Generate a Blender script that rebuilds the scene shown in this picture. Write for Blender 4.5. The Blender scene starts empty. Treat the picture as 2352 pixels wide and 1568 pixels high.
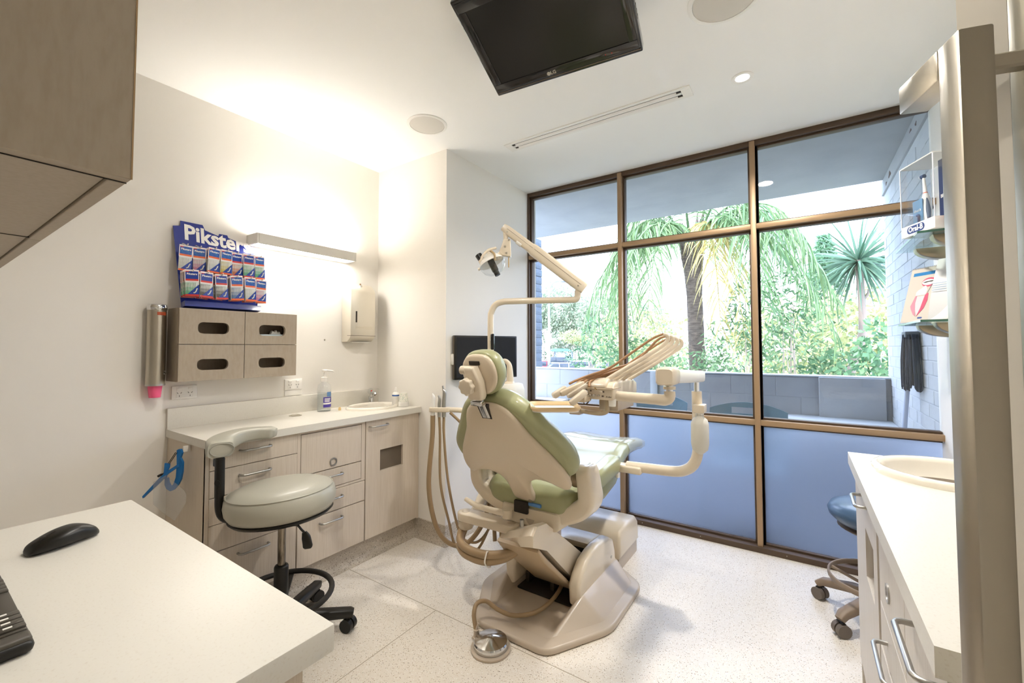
import bpy, bmesh, math, random
from mathutils import Vector, Matrix, noise
R = math.radians
scene = bpy.context.scene
COL = scene.collection

# ------------------------------------------------------------------ camera
cam_data = bpy.data.cameras.new('camera')
cam = bpy.data.objects.new('camera', cam_data)
COL.objects.link(cam)
scene.camera = cam
cam_data.sensor_fit = 'HORIZONTAL'
cam_data.sensor_width = 36.0
cam_data.lens = 36.0 * 978.62 / 2352.0
cam_data.shift_y = -(784.0 - 760.58) / 2352.0
cam_data.clip_start = 0.02
cam_data.clip_end = 400


def cam_axes(yaw, pitch, roll):
    c, s = math.cos(yaw), math.sin(yaw)
    f = Vector((-s * math.cos(pitch), c * math.cos(pitch), math.sin(pitch)))
    r0 = Vector((c, s, 0))
    u0 = r0.cross(f)
    return math.cos(roll) * r0 + math.sin(roll) * u0, -math.sin(roll) * r0 + math.cos(roll) * u0, f


_r, _u, _f = cam_axes(R(34.1138), R(2.0812), R(-.0891))
cam.matrix_world = Matrix(((_r.x, _u.x, -_f.x, 0), (_r.y, _u.y, -_f.y, 0), (_r.z, _u.z, -_f.z, 1.324), (0, 0, 0, 1)))

# ------------------------------------------------------------------ view, world, sun
vs = scene.view_settings
scene.display_settings.display_device = 'sRGB'
vs.view_transform = 'Standard'
vs.look = 'None'
vs.gamma = 1.0
vs.use_curve_mapping = False
vs.exposure = 2.27
cy = scene.cycles
cy.use_denoising = True
cy.max_bounces = 10
cy.diffuse_bounces = 6
cy.glossy_bounces = 4
cy.transmission_bounces = 8
cy.transparent_max_bounces = 10
cy.use_adaptive_sampling = True
cy.adaptive_threshold = .1
cy.caustics_reflective = False
cy.sample_clamp_indirect = 8.0

world = bpy.data.worlds.new('sky')
scene.world = world
world.use_nodes = True
wn, wl = world.node_tree.nodes, world.node_tree.links
wn.clear()
wo = wn.new('ShaderNodeOutputWorld')
wb = wn.new('ShaderNodeBackground')
wtc = wn.new('ShaderNodeTexCoord')
wno = wn.new('ShaderNodeTexNoise')
wno.inputs['Scale'].default_value = 2.6
wno.inputs['Detail'].default_value = 5
wcr = wn.new('ShaderNodeValToRGB')
wcr.color_ramp.elements[0].position = .35
wcr.color_ramp.elements[0].color = (.50, .63, 1.0, 1)
wcr.color_ramp.elements[1].position = .62
wcr.color_ramp.elements[1].color = (.78, .86, 1.0, 1)
wl.new(wtc.outputs['Generated'], wno.inputs['Vector'])
wl.new(wno.outputs['Fac'], wcr.inputs['Fac'])
wl.new(wcr.outputs['Color'], wb.inputs['Color'])
wb.inputs['Strength'].default_value = 1.85
wl.new(wb.outputs[0], wo.inputs[0])

sun_d = bpy.data.lights.new('sun', 'SUN')
sun_d.energy = 1.15
sun_d.angle = R(1.5)
sun_d.color = (1, .95, .86)
sun = bpy.data.objects.new('sun', sun_d)
COL.objects.link(sun)
sun.rotation_euler = (R(42), 0, R(-38))      # from behind the building, over its roof

# daylight portal: guides sampling through the window opening, gives no light itself
po_d = bpy.data.lights.new('window_portal', 'AREA')
po_d.shape = 'RECTANGLE'
po_d.size, po_d.size_y = 2.64, 2.68
po_d.cycles.is_portal = True
po = bpy.data.objects.new('window_portal', po_d)
COL.objects.link(po)
po.location = (-.69, 3.31, 1.35)
po.rotation_euler = (R(-90), 0, 0)

# ------------------------------------------------------------------ materials


def lin(c):
    return tuple((x / 12.92 if x <= .04045 else ((x + .055) / 1.055) ** 2.4) for x in c)


def hexc(h):
    return lin(tuple(int(h[i:i + 2], 16) / 255 for i in (0, 2, 4)))


MATS = {}


def mat(name, col, rough=.5, metal=0.0, spec=.5, coat=0.0, bump=None, var=None, alpha=None, trans=0.0, ior=1.45, emit=None, sub=None):
    """principled material; bump=(scale, strength[, stretch]); var=(scale, second colour[, stretch, lo, hi])"""
    if name in MATS:
        return MATS[name]
    m = bpy.data.materials.new(name)
    m.use_nodes = True
    nt = m.node_tree
    b = nt.nodes['Principled BSDF']
    c = hexc(col) if isinstance(col, str) else col
    b.inputs['Base Color'].default_value = (*c, 1)
    b.inputs['Roughness'].default_value = rough
    b.inputs['Metallic'].default_value = metal
    b.inputs['Specular IOR Level'].default_value = spec
    b.inputs['Coat Weight'].default_value = coat
    b.inputs['Coat Roughness'].default_value = .08
    b.inputs['IOR'].default_value = ior
    b.inputs['Transmission Weight'].default_value = trans
    if emit:
        b.inputs['Emission Color'].default_value = (*emit[0], 1)
        b.inputs['Emission Strength'].default_value = emit[1]
    if bump or var:
        tc = nt.nodes.new('ShaderNodeTexCoord')
    if var:
        mp = nt.nodes.new('ShaderNodeMapping')
        mp.inputs['Scale'].default_value = var[2] if len(var) > 2 else (1, 1, 1)
        nt.links.new(tc.outputs['Object'], mp.inputs[0])
        n = nt.nodes.new('ShaderNodeTexNoise')
        n.inputs['Scale'].default_value = var[0]
        n.inputs['Detail'].default_value = 4
        nt.links.new(mp.outputs[0], n.inputs['Vector'])
        r = nt.nodes.new('ShaderNodeValToRGB')
        r.color_ramp.elements[0].position = var[3] if len(var) > 3 else .35
        r.color_ramp.elements[1].position = var[4] if len(var) > 4 else .65
        r.color_ramp.elements[0].color = (*c, 1)
        c2 = hexc(var[1]) if isinstance(var[1], str) else var[1]
        r.color_ramp.elements[1].color = (*c2, 1)
        nt.links.new(n.outputs['Fac'], r.inputs[0])
        nt.links.new(r.outputs[0], b.inputs['Base Color'])
    if bump:
        mp = nt.nodes.new('ShaderNodeMapping')
        mp.inputs['Scale'].default_value = bump[2] if len(bump) > 2 else (1, 1, 1)
        nt.links.new(tc.outputs['Object'], mp.inputs[0])
        n = nt.nodes.new('ShaderNodeTexNoise')
        n.inputs['Scale'].default_value = bump[0]
        n.inputs['Detail'].default_value = 3
        nt.links.new(mp.outputs[0], n.inputs['Vector'])
        bp = nt.nodes.new('ShaderNodeBump')
        bp.inputs['Strength'].default_value = bump[1]
        bp.inputs['Distance'].default_value = .004
        nt.links.new(n.outputs['Fac'], bp.inputs['Height'])
        nt.links.new(bp.outputs[0], b.inputs['Normal'])
    MATS[name] = m
    return m


def speckle_mat(name, base, flecks, scale=150, rough=.35):
    """terrazzo-like sheet vinyl: base colour with small random flecks of several colours"""
    m = bpy.data.materials.new(name)
    m.use_nodes = True
    nt = m.node_tree
    b = nt.nodes['Principled BSDF']
    b.inputs['Roughness'].default_value = rough
    tc = nt.nodes.new('ShaderNodeTexCoord')
    cur = None
    big = nt.nodes.new('ShaderNodeTexNoise')
    big.inputs['Scale'].default_value = 1.3
    nt.links.new(tc.outputs['Object'], big.inputs['Vector'])
    br = nt.nodes.new('ShaderNodeValToRGB')
    c = hexc(base)
    br.color_ramp.elements[0].color = (c[0] * .93, c[1] * .92, c[2] * .9, 1)
    br.color_ramp.elements[1].color = (*c, 1)
    nt.links.new(big.outputs['Fac'], br.inputs[0])
    cur = br.outputs[0]
    for k, (col, thr, sc) in enumerate(flecks):
        v = nt.nodes.new('ShaderNodeTexVoronoi')
        v.inputs['Scale'].default_value = scale * sc
        nt.links.new(tc.outputs['Object'], v.inputs['Vector'])
        # only some cells (by their random colour) hold a fleck
        sep = nt.nodes.new('ShaderNodeSeparateColor')
        nt.links.new(v.outputs['Color'], sep.inputs[0])
        pick = nt.nodes.new('ShaderNodeMath')
        pick.operation = 'LESS_THAN'
        pick.inputs[1].default_value = thr
        nt.links.new(sep.outputs[k % 3], pick.inputs[0])
        near = nt.nodes.new('ShaderNodeMath')
        near.operation = 'LESS_THAN'
        near.inputs[1].default_value = .38
        nt.links.new(v.outputs['Distance'], near.inputs[0])
        mu = nt.nodes.new('ShaderNodeMath')
        mu.operation = 'MULTIPLY'
        nt.links.new(pick.outputs[0], mu.inputs[0])
        nt.links.new(near.outputs[0], mu.inputs[1])
        mx = nt.nodes.new('ShaderNodeMix')
        mx.data_type = 'RGBA'
        nt.links.new(mu.outputs[0], mx.inputs['Factor'])
        nt.links.new(cur, mx.inputs['A'])
        mx.inputs['B'].default_value = (*hexc(col), 1)
        cur = mx.outputs['Result']
    nt.links.new(cur, b.inputs['Base Color'])
    return m


def clear_mat(name, tint=(1, 1, 1), refl=.05, edge=.8, rough=0.0, power=4.0, diff=0.0, dcol=(.9, .9, .9)):
    """thin clear sheet: passes light straight through, mirrors more at grazing angles"""
    m = bpy.data.materials.new(name)
    m.use_nodes = True
    nt = m.node_tree
    nt.nodes.clear()
    out = nt.nodes.new('ShaderNodeOutputMaterial')
    t = nt.nodes.new('ShaderNodeBsdfTransparent')
    t.inputs[0].default_value = (*tint, 1)
    g = nt.nodes.new('ShaderNodeBsdfGlossy')
    g.inputs['Roughness'].default_value = rough
    lw = nt.nodes.new('ShaderNodeLayerWeight')
    pw = nt.nodes.new('ShaderNodeMath')
    pw.operation = 'POWER'
    pw.inputs[1].default_value = power
    nt.links.new(lw.outputs['Facing'], pw.inputs[0])
    ma = nt.nodes.new('ShaderNodeMath')
    ma.operation = 'MULTIPLY_ADD'
    ma.inputs[1].default_value = edge
    ma.inputs[2].default_value = refl
    nt.links.new(pw.outputs[0], ma.inputs[0])
    mx = nt.nodes.new('ShaderNodeMixShader')
    nt.links.new(ma.outputs[0], mx.inputs[0])
    nt.links.new(t.outputs[0], mx.inputs[1])
    nt.links.new(g.outputs[0], mx.inputs[2])
    last = mx
    if diff > 0:
        d = nt.nodes.new('ShaderNodeBsdfDiffuse')
        d.inputs[0].default_value = (*dcol, 1)
        m2 = nt.nodes.new('ShaderNodeMixShader')
        m2.inputs[0].default_value = diff
        nt.links.new(mx.outputs[0], m2.inputs[1])
        nt.links.new(d.outputs[0], m2.inputs[2])
        last = m2
    nt.links.new(last.outputs[0], out.inputs[0])
    return m


def leaf_mat(name, c1, c2, trans=.35, rough=.5):
    m = bpy.data.materials.new(name)
    m.use_nodes = True
    nt = m.node_tree
    nt.nodes.clear()
    out = nt.nodes.new('ShaderNodeOutputMaterial')
    geo = nt.nodes.new('ShaderNodeNewGeometry')
    rp = nt.nodes.new('ShaderNodeValToRGB')
    rp.color_ramp.elements[0].color = (*hexc(c1), 1)
    rp.color_ramp.elements[1].color = (*hexc(c2), 1)
    nt.links.new(geo.outputs['Random Per Island'], rp.inputs[0])
    d = nt.nodes.new('ShaderNodeBsdfPrincipled')
    d.inputs['Roughness'].default_value = rough
    nt.links.new(rp.outputs[0], d.inputs['Base Color'])
    t = nt.nodes.new('ShaderNodeBsdfTranslucent')
    nt.links.new(rp.outputs[0], t.inputs[0])
    mx = nt.nodes.new('ShaderNodeMixShader')
    mx.inputs[0].default_value = trans
    nt.links.new(d.outputs[0], mx.inputs[1])
    nt.links.new(t.outputs[0], mx.inputs[2])
    nt.links.new(mx.outputs[0], out.inputs[0])
    return m


def emit_mat(name, col, strength):
    m = bpy.data.materials.new(name)
    m.use_nodes = True
    nt = m.node_tree
    nt.nodes.clear()
    out = nt.nodes.new('ShaderNodeOutputMaterial')
    e = nt.nodes.new('ShaderNodeEmission')
    e.inputs[0].default_value = (*col, 1)
    e.inputs[1].default_value = strength
    nt.links.new(e.outputs[0], out.inputs[0])
    return m


WALL = mat('wall_paint', 'EBE7E0', .75, bump=(90, .05))
CEIL = mat('ceiling_paint', 'F5F4F1', .8)
FLOOR = speckle_mat('speckled_vinyl', 'E9E2D7', [('A8967E', .11, 1.0), ('6A5B4C', .04, 1.2), ('F0ECE5', .12, .9), ('C4B29A', .13, 1.5)], 185, .34)
SKIRT = speckle_mat('speckled_vinyl_grey', 'BDB3A4', [('6B5C4B', .2, 1.0), ('41372E', .1, 1.2), ('D8D0C4', .15, .9)], 170, .4)
BRONZE = mat('bronze_aluminium', 'A88C6C', .42, .3)
BRONZE_D = mat('dark_bronze', '59483A', .5, .25)
TOP = mat('white_worktop', 'DAD6CC', .38, var=(220, 'D3CDC1', (1, 1, 1), .56, .7))
LAM = mat('pale_wood_laminate', 'D0C4B4', .45, var=(60, 'C5B7A5', (6, 6, .12), .4, .7))
LAM_R = mat('white_grey_laminate', 'D3CCC2', .45, var=(60, 'C8BFB3', (6, 6, .12), .4, .7))
TAUPE = mat('taupe_laminate', 'A99C8A', .5, var=(50, 'A39582', (2, 2, .5), .4, .7))
TAUPE_D = mat('taupe_edge', '5B4E41', .6)
GAP = mat('shadow_gap_dark', '2E2721', .8)
STEEL = mat('brushed_steel', 'B9B2A4', .33, 1.0, bump=(200, .04, (1, 1, .05)))
CHROME = mat('chrome', 'D8D8D8', .12, 1.0)
SATIN = mat('satin_handle', 'B8B6B2', .35, 1.0)
BEIGE = mat('beige_plastic', 'DACDB8', .28, coat=.35)
BEIGE_M = mat('beige_plastic_soft', 'D0C1AA', .34, coat=.25)
TAUPEP = mat('taupe_plastic', 'BDAF9D', .36, coat=.2)
GREEN = mat('olive_vinyl', '9C9D74', .36, coat=.4, bump=(220, .04))
GREY_V = mat('grey_vinyl', 'ABA99C', .36, coat=.15, bump=(260, .05))
BLUE_V = mat('navy_vinyl', '39536F', .32, coat=.2)
BLACK = mat('black_plastic', '15130F', .38)
BLACK_G = mat('gloss_black', '0B0B0D', .1, coat=.5)
SCREEN = mat('screen_black', '1A1917', .22)
SCREEN2 = mat('monitor_screen', '0E0E12', .35)
HOSE = mat('taupe_hose', '9C8464', .42, bump=(400, .1))
WHITE = mat('white_plastic', 'EFECE6', .35)
CERAM = mat('cream_ceramic', 'F0EADD', .12, coat=.4)
PAPER = mat('paper_white', 'E4E1DA', .8)
MILK = mat('milky_plastic', 'E9E6DC', .4, trans=.25)
BLUE_P = mat('blue_plastic', '1B6FB5', .4)
NAVY = mat('navy_card', '1A2C86', .3, coat=.2)
PINK = mat('pink_cup', 'F0608A', .5)
CONC = mat('painted_concrete', 'A6A9AC', .85, bump=(25, .3), var=(3, '9A9DA1', (1, 1, 1), .3, .7))
CONC_L = mat('painted_concrete_light', 'B9BFC4', .8, bump=(30, .25))
BRICKW = mat('white_painted_brick', 'BCC0C5', .8, bump=(30, .3), var=(4, 'B0B5BA', (1, 1, 1), .3, .7))
PEEL = mat('peeled_patch', '5B4A44', .9)
GLASS = clear_mat('window_glass', (.97, .985, .99), .035, .7)
SHELF_G = clear_mat('shelf_glass', (.86, .94, .92), .06, .7)
GLASS_E = mat('glass_edge', '2F5D4C', .15, coat=.4)
ACRYL = clear_mat('acrylic', (.97, .98, .985), .05, .7)
CLEARP = clear_mat('clear_film', (.95, .96, .97), .10, .6, rough=.12, diff=.07, dcol=(.9, .93, .95))
FROST = None


def frost_mat():
    m = bpy.data.materials.new('frosted_glass')
    m.use_nodes = True
    nt = m.node_tree
    b = nt.nodes['Principled BSDF']
    b.inputs['Base Color'].default_value = (.82, .88, 1.0, 1)
    b.inputs['Roughness'].default_value = .55
    b.inputs['Transmission Weight'].default_value = 1.0
    b.inputs['IOR'].default_value = 1.35
    tr_ = nt.nodes.new('ShaderNodeBsdfTranslucent')
    tr_.inputs[0].default_value = (.80, .87, 1.0, 1)
    mx_ = nt.nodes.new('ShaderNodeMixShader')
    mx_.inputs[0].default_value = .13
    nt.links.new(b.outputs[0], mx_.inputs[1])
    nt.links.new(tr_.outputs[0], mx_.inputs[2])
    nt.links.new(mx_.outputs[0], nt.nodes['Material Output'].inputs[0])
    return m


FROST = frost_mat()

# ------------------------------------------------------------------ mesh building


class G:
    """collects geometry in world coordinates"""

    def __init__(s):
        s.v, s.f = [], []

    def add(s, vs_, fs_):
        o = len(s.v)
        s.v += [tuple(p) for p in vs_]
        s.f += [tuple(i + o for i in f) for f in fs_]
        return s

    def bm(s, b):
        b.verts.ensure_lookup_table()
        b.verts.index_update()
        s.add([v.co for v in b.verts], [[v.index for v in f.verts] for f in b.faces])
        b.free()
        return s

    def box(s, lo, hi, bev=0.0, seg=2, M=None):
        if bev <= 0:
            x0, y0, z0 = lo
            x1, y1, z1 = hi
            vs_ = [(x0, y0, z0), (x1, y0, z0), (x1, y1, z0), (x0, y1, z0), (x0, y0, z1), (x1, y0, z1), (x1, y1, z1), (x0, y1, z1)]
            if M:
                vs_ = [M @ Vector(p) for p in vs_]
            return s.add(vs_, [(0, 3, 2, 1), (4, 5, 6, 7), (0, 1, 5, 4), (1, 2, 6, 5), (2, 3, 7, 6), (3, 0, 4, 7)])
        b = bmesh.new()
        bmesh.ops.create_cube(b, size=1)
        for v in b.verts:
            v.co = Vector([lo[i] + (v.co[i] + .5) * (hi[i] - lo[i]) for i in range(3)])
        bev = min(bev, .49 * min(hi[i] - lo[i] for i in range(3)))
        bmesh.ops.bevel(b, geom=list(b.edges), offset=bev, segments=seg, affect='EDGES', profile=.5)
        if M:
            b.transform(M)
        return s.bm(b)

    def prism(s, poly, O, u, v, n, t0, t1, bev=0.0, seg=2, bev_ends=True):
        """2-D outline in the plane (O,u,v), thickened along n from t0 to t1"""
        O, u, v, n = Vector(O), Vector(u), Vector(v), Vector(n)
        b = bmesh.new()
        lo = [b.verts.new(O + u * p[0] + v * p[1] + n * t0) for p in poly]
        hi = [b.verts.new(O + u * p[0] + v * p[1] + n * t1) for p in poly]
        k = len(poly)
        b.faces.new(list(reversed(lo)))
        b.faces.new(hi)
        for i in range(k):
            b.faces.new((lo[i], lo[(i + 1) % k], hi[(i + 1) % k], hi[i]))
        bmesh.ops.recalc_face_normals(b, faces=b.faces)
        if bev:
            es = [e for e in b.edges if (e.verts[0] in lo) == (e.verts[1] in lo)] if bev_ends else list(b.edges)
            bmesh.ops.bevel(b, geom=es, offset=bev, segments=seg, affect='EDGES', profile=.5, clamp_overlap=True)
        ng = [f for f in b.faces if len(f.verts) > 4]
        bmesh.ops.triangulate(b, faces=ng)
        return s.bm(b)

    def cyl(s, p0, p1, r0, r1=None, n=20, cap=True):
        r1 = r0 if r1 is None else r1
        p0, p1 = Vector(p0), Vector(p1)
        d = (p1 - p0).normalized()
        a = d.orthogonal().normalized()
        c = d.cross(a)
        vs_ = []
        for p, r in ((p0, r0), (p1, r1)):
            for i in range(n):
                t = 2 * math.pi * i / n
                vs_.append(p + (a * math.cos(t) + c * math.sin(t)) * r)
        fs_ = [(i, (i + 1) % n, n + (i + 1) % n, n + i) for i in range(n)]
        if cap:
            fs_ += [tuple(reversed(range(n))), tuple(range(n, 2 * n))]
        return s.add(vs_, fs_)

    def lathe(s, prof, c=(0, 0, 0), n=32, M=None, sx=1.0, sy=1.0):
        """prof: (radius, height) list, turned round the z axis at c (or transformed by M)"""
        vs_, rows = [], []
        for r, h in prof:
            if r < 1e-6:
                rows.append([len(vs_)])
                vs_.append(Vector((0, 0, h)))
            else:
                rows.append(list(range(len(vs_), len(vs_) + n)))
                vs_ += [Vector((r * sx * math.cos(2 * math.pi * i / n), r * sy * math.sin(2 * math.pi * i / n), h)) for i in range(n)]
        fs_ = []
        for a, b in zip(rows, rows[1:]):
            for i in range(n):
                j = (i + 1) % n
                if len(a) == 1 and len(b) == 1:
                    continue
                if len(a) == 1:
                    fs_.append((a[0], b[j], b[i]))
                elif len(b) == 1:
                    fs_.append((a[i], a[j], b[0]))
                else:
                    fs_.append((a[i], a[j], b[j], b[i]))
        c = Vector(c)
        vs_ = [(M @ p if M else p + c) for p in vs_]
        return s.add(vs_, fs_)

    def tube(s, pts, r, n=12, res=6, smooth=True, flat=None, up=None):
        """round (or flattened) tube through pts; r a number or a list; flat=(a,b) cross-section half sizes with 'up' as the second axis"""
        pts = [Vector(p) for p in pts]
        rs = list(r) if isinstance(r, (list, tuple)) else [r] * len(pts)
        if smooth and len(pts) > 2:
            P, Q = [], []
            e = [pts[0] * 2 - pts[1]] + pts + [pts[-1] * 2 - pts[-2]]
            for i in range(len(pts) - 1):
                p0, p1, p2, p3 = e[i], e[i + 1], e[i + 2], e[i + 3]
                for k in range(res):
                    t = k / res
                    P.append(.5 * ((2 * p1) + (p2 - p0) * t + (2 * p0 - 5 * p1 + 4 * p2 - p3) * t * t + (3 * p1 - p0 - 3 * p2 + p3) * t ** 3))
                    Q.append(rs[i] * (1 - t) + rs[i + 1] * t)
            P.append(pts[-1])
            Q.append(rs[-1])
            pts, rs = P, Q
        k = len(pts)
        tang = [(pts[min(i + 1, k - 1)] - pts[max(i - 1, 0)]).normalized() for i in range(k)]
        a = tang[0].orthogonal().normalized() if up is None else None
        vs_ = []
        for i in range(k):
            if up is None:
                a = (a - tang[i] * a.dot(tang[i])).normalized()
                A, B = a, tang[i].cross(a)
            else:
                B = (Vector(up) - tang[i] * Vector(up).dot(tang[i])).normalized()
                A = tang[i].cross(B)
            for j in range(n):
                t = 2 * math.pi * j / n
                if flat:
                    ct, st = math.cos(t), math.sin(t)
                    q = .45
                    xx = math.copysign(abs(ct) ** q, ct) * flat[0]
                    yy = math.copysign(abs(st) ** q, st) * flat[1]
                    vs_.append(pts[i] + A * xx * rs[i] + B * yy * rs[i])
                else:
                    vs_.append(pts[i] + (A * math.cos(t) + B * math.sin(t)) * rs[i])
        fs_ = []
        for i in range(k - 1):
            for j in range(n):
                fs_.append((i * n + j, i * n + (j + 1) % n, (i + 1) * n + (j + 1) % n, (i + 1) * n + j))
        fs_ += [tuple(reversed(range(n))), tuple(range((k - 1) * n, k * n))]
        return s.add(vs_, fs_)

    def loft(s, rings, cap=True):
        n = len(rings[0])
        vs_ = [p for r in rings for p in r]
        fs_ = []
        for i in range(len(rings) - 1):
            for j in range(n):
                fs_.append((i * n + j, i * n + (j + 1) % n, (i + 1) * n + (j + 1) % n, (i + 1) * n + j))
        if cap:
            for i in (0, len(rings) - 1):
                c = sum((Vector(p) for p in rings[i]), Vector()) / n
                vs_.append(c)
                k = len(vs_) - 1
                for j in range(n):
                    a, b = i * n + j, i * n + (j + 1) % n
                    fs_.append((k, b, a) if i == 0 else (k, a, b))
        return s.add(vs_, fs_)

    def ball(s, c, r, n=12, m=8, M=None):
        prof = [(abs(math.sin(math.pi * i / m)), -math.cos(math.pi * i / m)) for i in range(m + 1)]
        prof[0], prof[-1] = (0, -1), (0, 1)
        rr = r if isinstance(r, (tuple, list)) else (r, r, r)
        T = Matrix.Translation(Vector(c)) @ (M or Matrix()) @ Matrix.Diagonal((*rr, 1))
        return s.lathe(prof, n=n, M=T)


def mesh_from(g, name, m, smooth=None):
    me = bpy.data.meshes.new(name)
    me.from_pydata(g.v, [], g.f)
    me.validate()
    b = bmesh.new()
    b.from_mesh(me)
    if len(b.faces) < 60000:
        bmesh.ops.recalc_face_normals(b, faces=b.faces)
    if smooth is not None:
        a = R(smooth)
        for f in b.faces:
            f.smooth = True
        for e in b.edges:
            if len(e.link_faces) == 2:
                e.smooth = e.calc_face_angle(0) < a
    b.to_mesh(me)
    b.free()
    if isinstance(m, (list, tuple)):
        for x in m:
            me.materials.append(x)
    elif m:
        me.materials.append(m)
    return me


def tag(o, label=None, cat=None, group=None, kind=None):
    if label:
        o['label'] = label
    if cat:
        o['category'] = cat
    if group:
        o['group'] = group
    if kind:
        o['kind'] = kind
    return o


def thing(name, label, cat, loc=(0, 0, 0), group=None, kind=None):
    o = bpy.data.objects.new(name, None)
    o.empty_display_size = .05
    COL.objects.link(o)
    o.location = loc
    o['org'] = tuple(loc)
    tag(o, label, cat, group, kind)
    return o


def org(o):
    return Vector(o['org'])


def obj(name, g, m, parent=None, smooth=35, loc=None):
    """one mesh object; geometry given in world coordinates"""
    o = bpy.data.objects.new(name, None)
    O = org(parent) if parent else Vector(loc or (0, 0, 0))
    if O.length:
        g.v = [tuple(Vector(p) - O) for p in g.v]
    me = mesh_from(g, name, m, smooth)
    bpy.data.objects.remove(o)
    o = bpy.data.objects.new(name, me)
    COL.objects.link(o)
    o['org'] = tuple(O)
    if parent:
        o.parent = parent
    else:
        o.location = O
    return o


def single(name, g, m, label, cat, loc, group=None, smooth=35):
    return tag(obj(name, g, m, None, smooth, loc), label, cat, group)


def struct(name, g, m, parent=None, smooth=35, label=None):
    o = obj(name, g, m, parent, smooth)
    if parent is None:
        o['kind'] = 'structure'
    if label:
        o['label'] = label
    return o


def copy_tree(o, parent=None):
    c = o.copy()
    COL.objects.link(c)
    c.parent = parent
    for ch in list(o.children):
        copy_tree(ch, c)
    return c


def textg(s, size, O, u, v, depth=.0015, align='CENTER', bold=0.0, sx=1.0, shear=0.0):
    """lettering as a thin solid in the plane (O,u,v)"""
    cu = bpy.data.curves.new('t', 'FONT')
    cu.body = s
    cu.size = size
    cu.align_x = align
    cu.align_y = 'CENTER'
    cu.extrude = depth
    cu.offset = bold
    cu.shear = shear
    cu.resolution_u = 2
    o = bpy.data.objects.new('t', cu)
    COL.objects.link(o)
    dg = bpy.context.evaluated_depsgraph_get()
    me = o.evaluated_get(dg).to_mesh()
    O, u, v = Vector(O), Vector(u).normalized(), Vector(v).normalized()
    n = u.cross(v)
    g = G()
    g.add([O + u * p.co.x * sx + v * p.co.y + n * p.co.z for p in me.vertices], [tuple(f.vertices) for f in me.polygons])
    o.evaluated_get(dg).to_mesh_clear()
    bpy.data.objects.remove(o)
    bpy.data.curves.remove(cu)
    return g


def rrect(w, h, r, k=4):
    """rounded rectangle outline centred on 0"""
    out = []
    for cx, cyy, a0 in ((w / 2 - r, h / 2 - r, 0), (-w / 2 + r, h / 2 - r, 90), (-w / 2 + r, -h / 2 + r, 180), (w / 2 - r, -h / 2 + r, 270)):
        for i in range(k + 1):
            a = R(a0 + 90 * i / k)
            out.append((cx + r * math.cos(a), cyy + r * math.sin(a)))
    return out


X, Y, Z = Vector((1, 0, 0)), Vector((0, 1, 0)), Vector((0, 0, 1))
# ------------------------------------------------------------------ room shell
CH = 2.70
WY = 3.2376
struct('floor', G().box((-2.85, -1.1, -.06), (.85, 3.36, 0)), FLOOR)
struct('ceiling', G().box((-2.85, -1.1, CH), (.85, 3.36, 2.86)), CEIL)
struct('wall_left', G().box((-2.85, -1.1, 0), (-2.73, 2.16, CH)), WALL)
struct('wall_corner', G().box((-2.85, 2.16, 0), (-2.01, 3.36, CH)), WALL)
struct('wall_right', G().box((.63, -1.1, 0), (.78, 3.31, CH)), WALL)
struct('wall_back', G().box((-2.85, -1.2, 0), (.85, -1.1, CH)), WALL)


def skirting(name, p0, p1, nrm):
    """coved vinyl skirting turned up the wall"""
    p0, p1, nrm = Vector(p0), Vector(p1), Vector(nrm)
    d = (p1 - p0).normalized()
    prof = [(0, 0), (.045, 0), (.03, .006), (.016, .018), (.007, .035), (.004, .06), (.004, .117), (0, .12)]
    g = G()
    rings = [[p + nrm * a + Z * b for a, b in prof] for p in (p0, p1)]
    g.loft(rings)
    return struct(name, g, SKIRT, None, 50)


skirting('baseboard_left', (-2.73, -1.1, 0), (-2.73, .86, 0), (1, 0, 0))
prof_ = [(0, 0), (.045, 0), (.03, .006), (.016, .018), (.007, .035), (.004, .06), (.004, .117), (0, .12)]
struct('baseboard_corner', G().loft([[Vector(p) + Vector(n) * a + Z * b_ for a, b_ in prof_] for p, n in (((-2.31, 2.16, 0), (0, -1, 0)), ((-2.01, 2.16, 0), (1, -1, 0)), ((-2.01, 3.2, 0), (1, 0, 0)))]), SKIRT, None, 50)
skirting('baseboard_right', (.63, 2.2, 0), (.63, 3.20, 0), (-1, 0, 0))
# welded seams of the sheet vinyl
seam = mat('vinyl_seam', 'AFA390', .6)
fl = bpy.data.objects['floor']
for x0, y0, x1, y1 in ((-2.3, 1.60, -.3, 1.60), (-1.55, .5, -1.55, 1.6)):
    o = obj('weld_seam', G().box((min(x0, x1) - .0015, min(y0, y1) - .0015, -.001), (max(x0, x1) + .0015, max(y0, y1) + .0015, .0006)), seam, fl)

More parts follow.
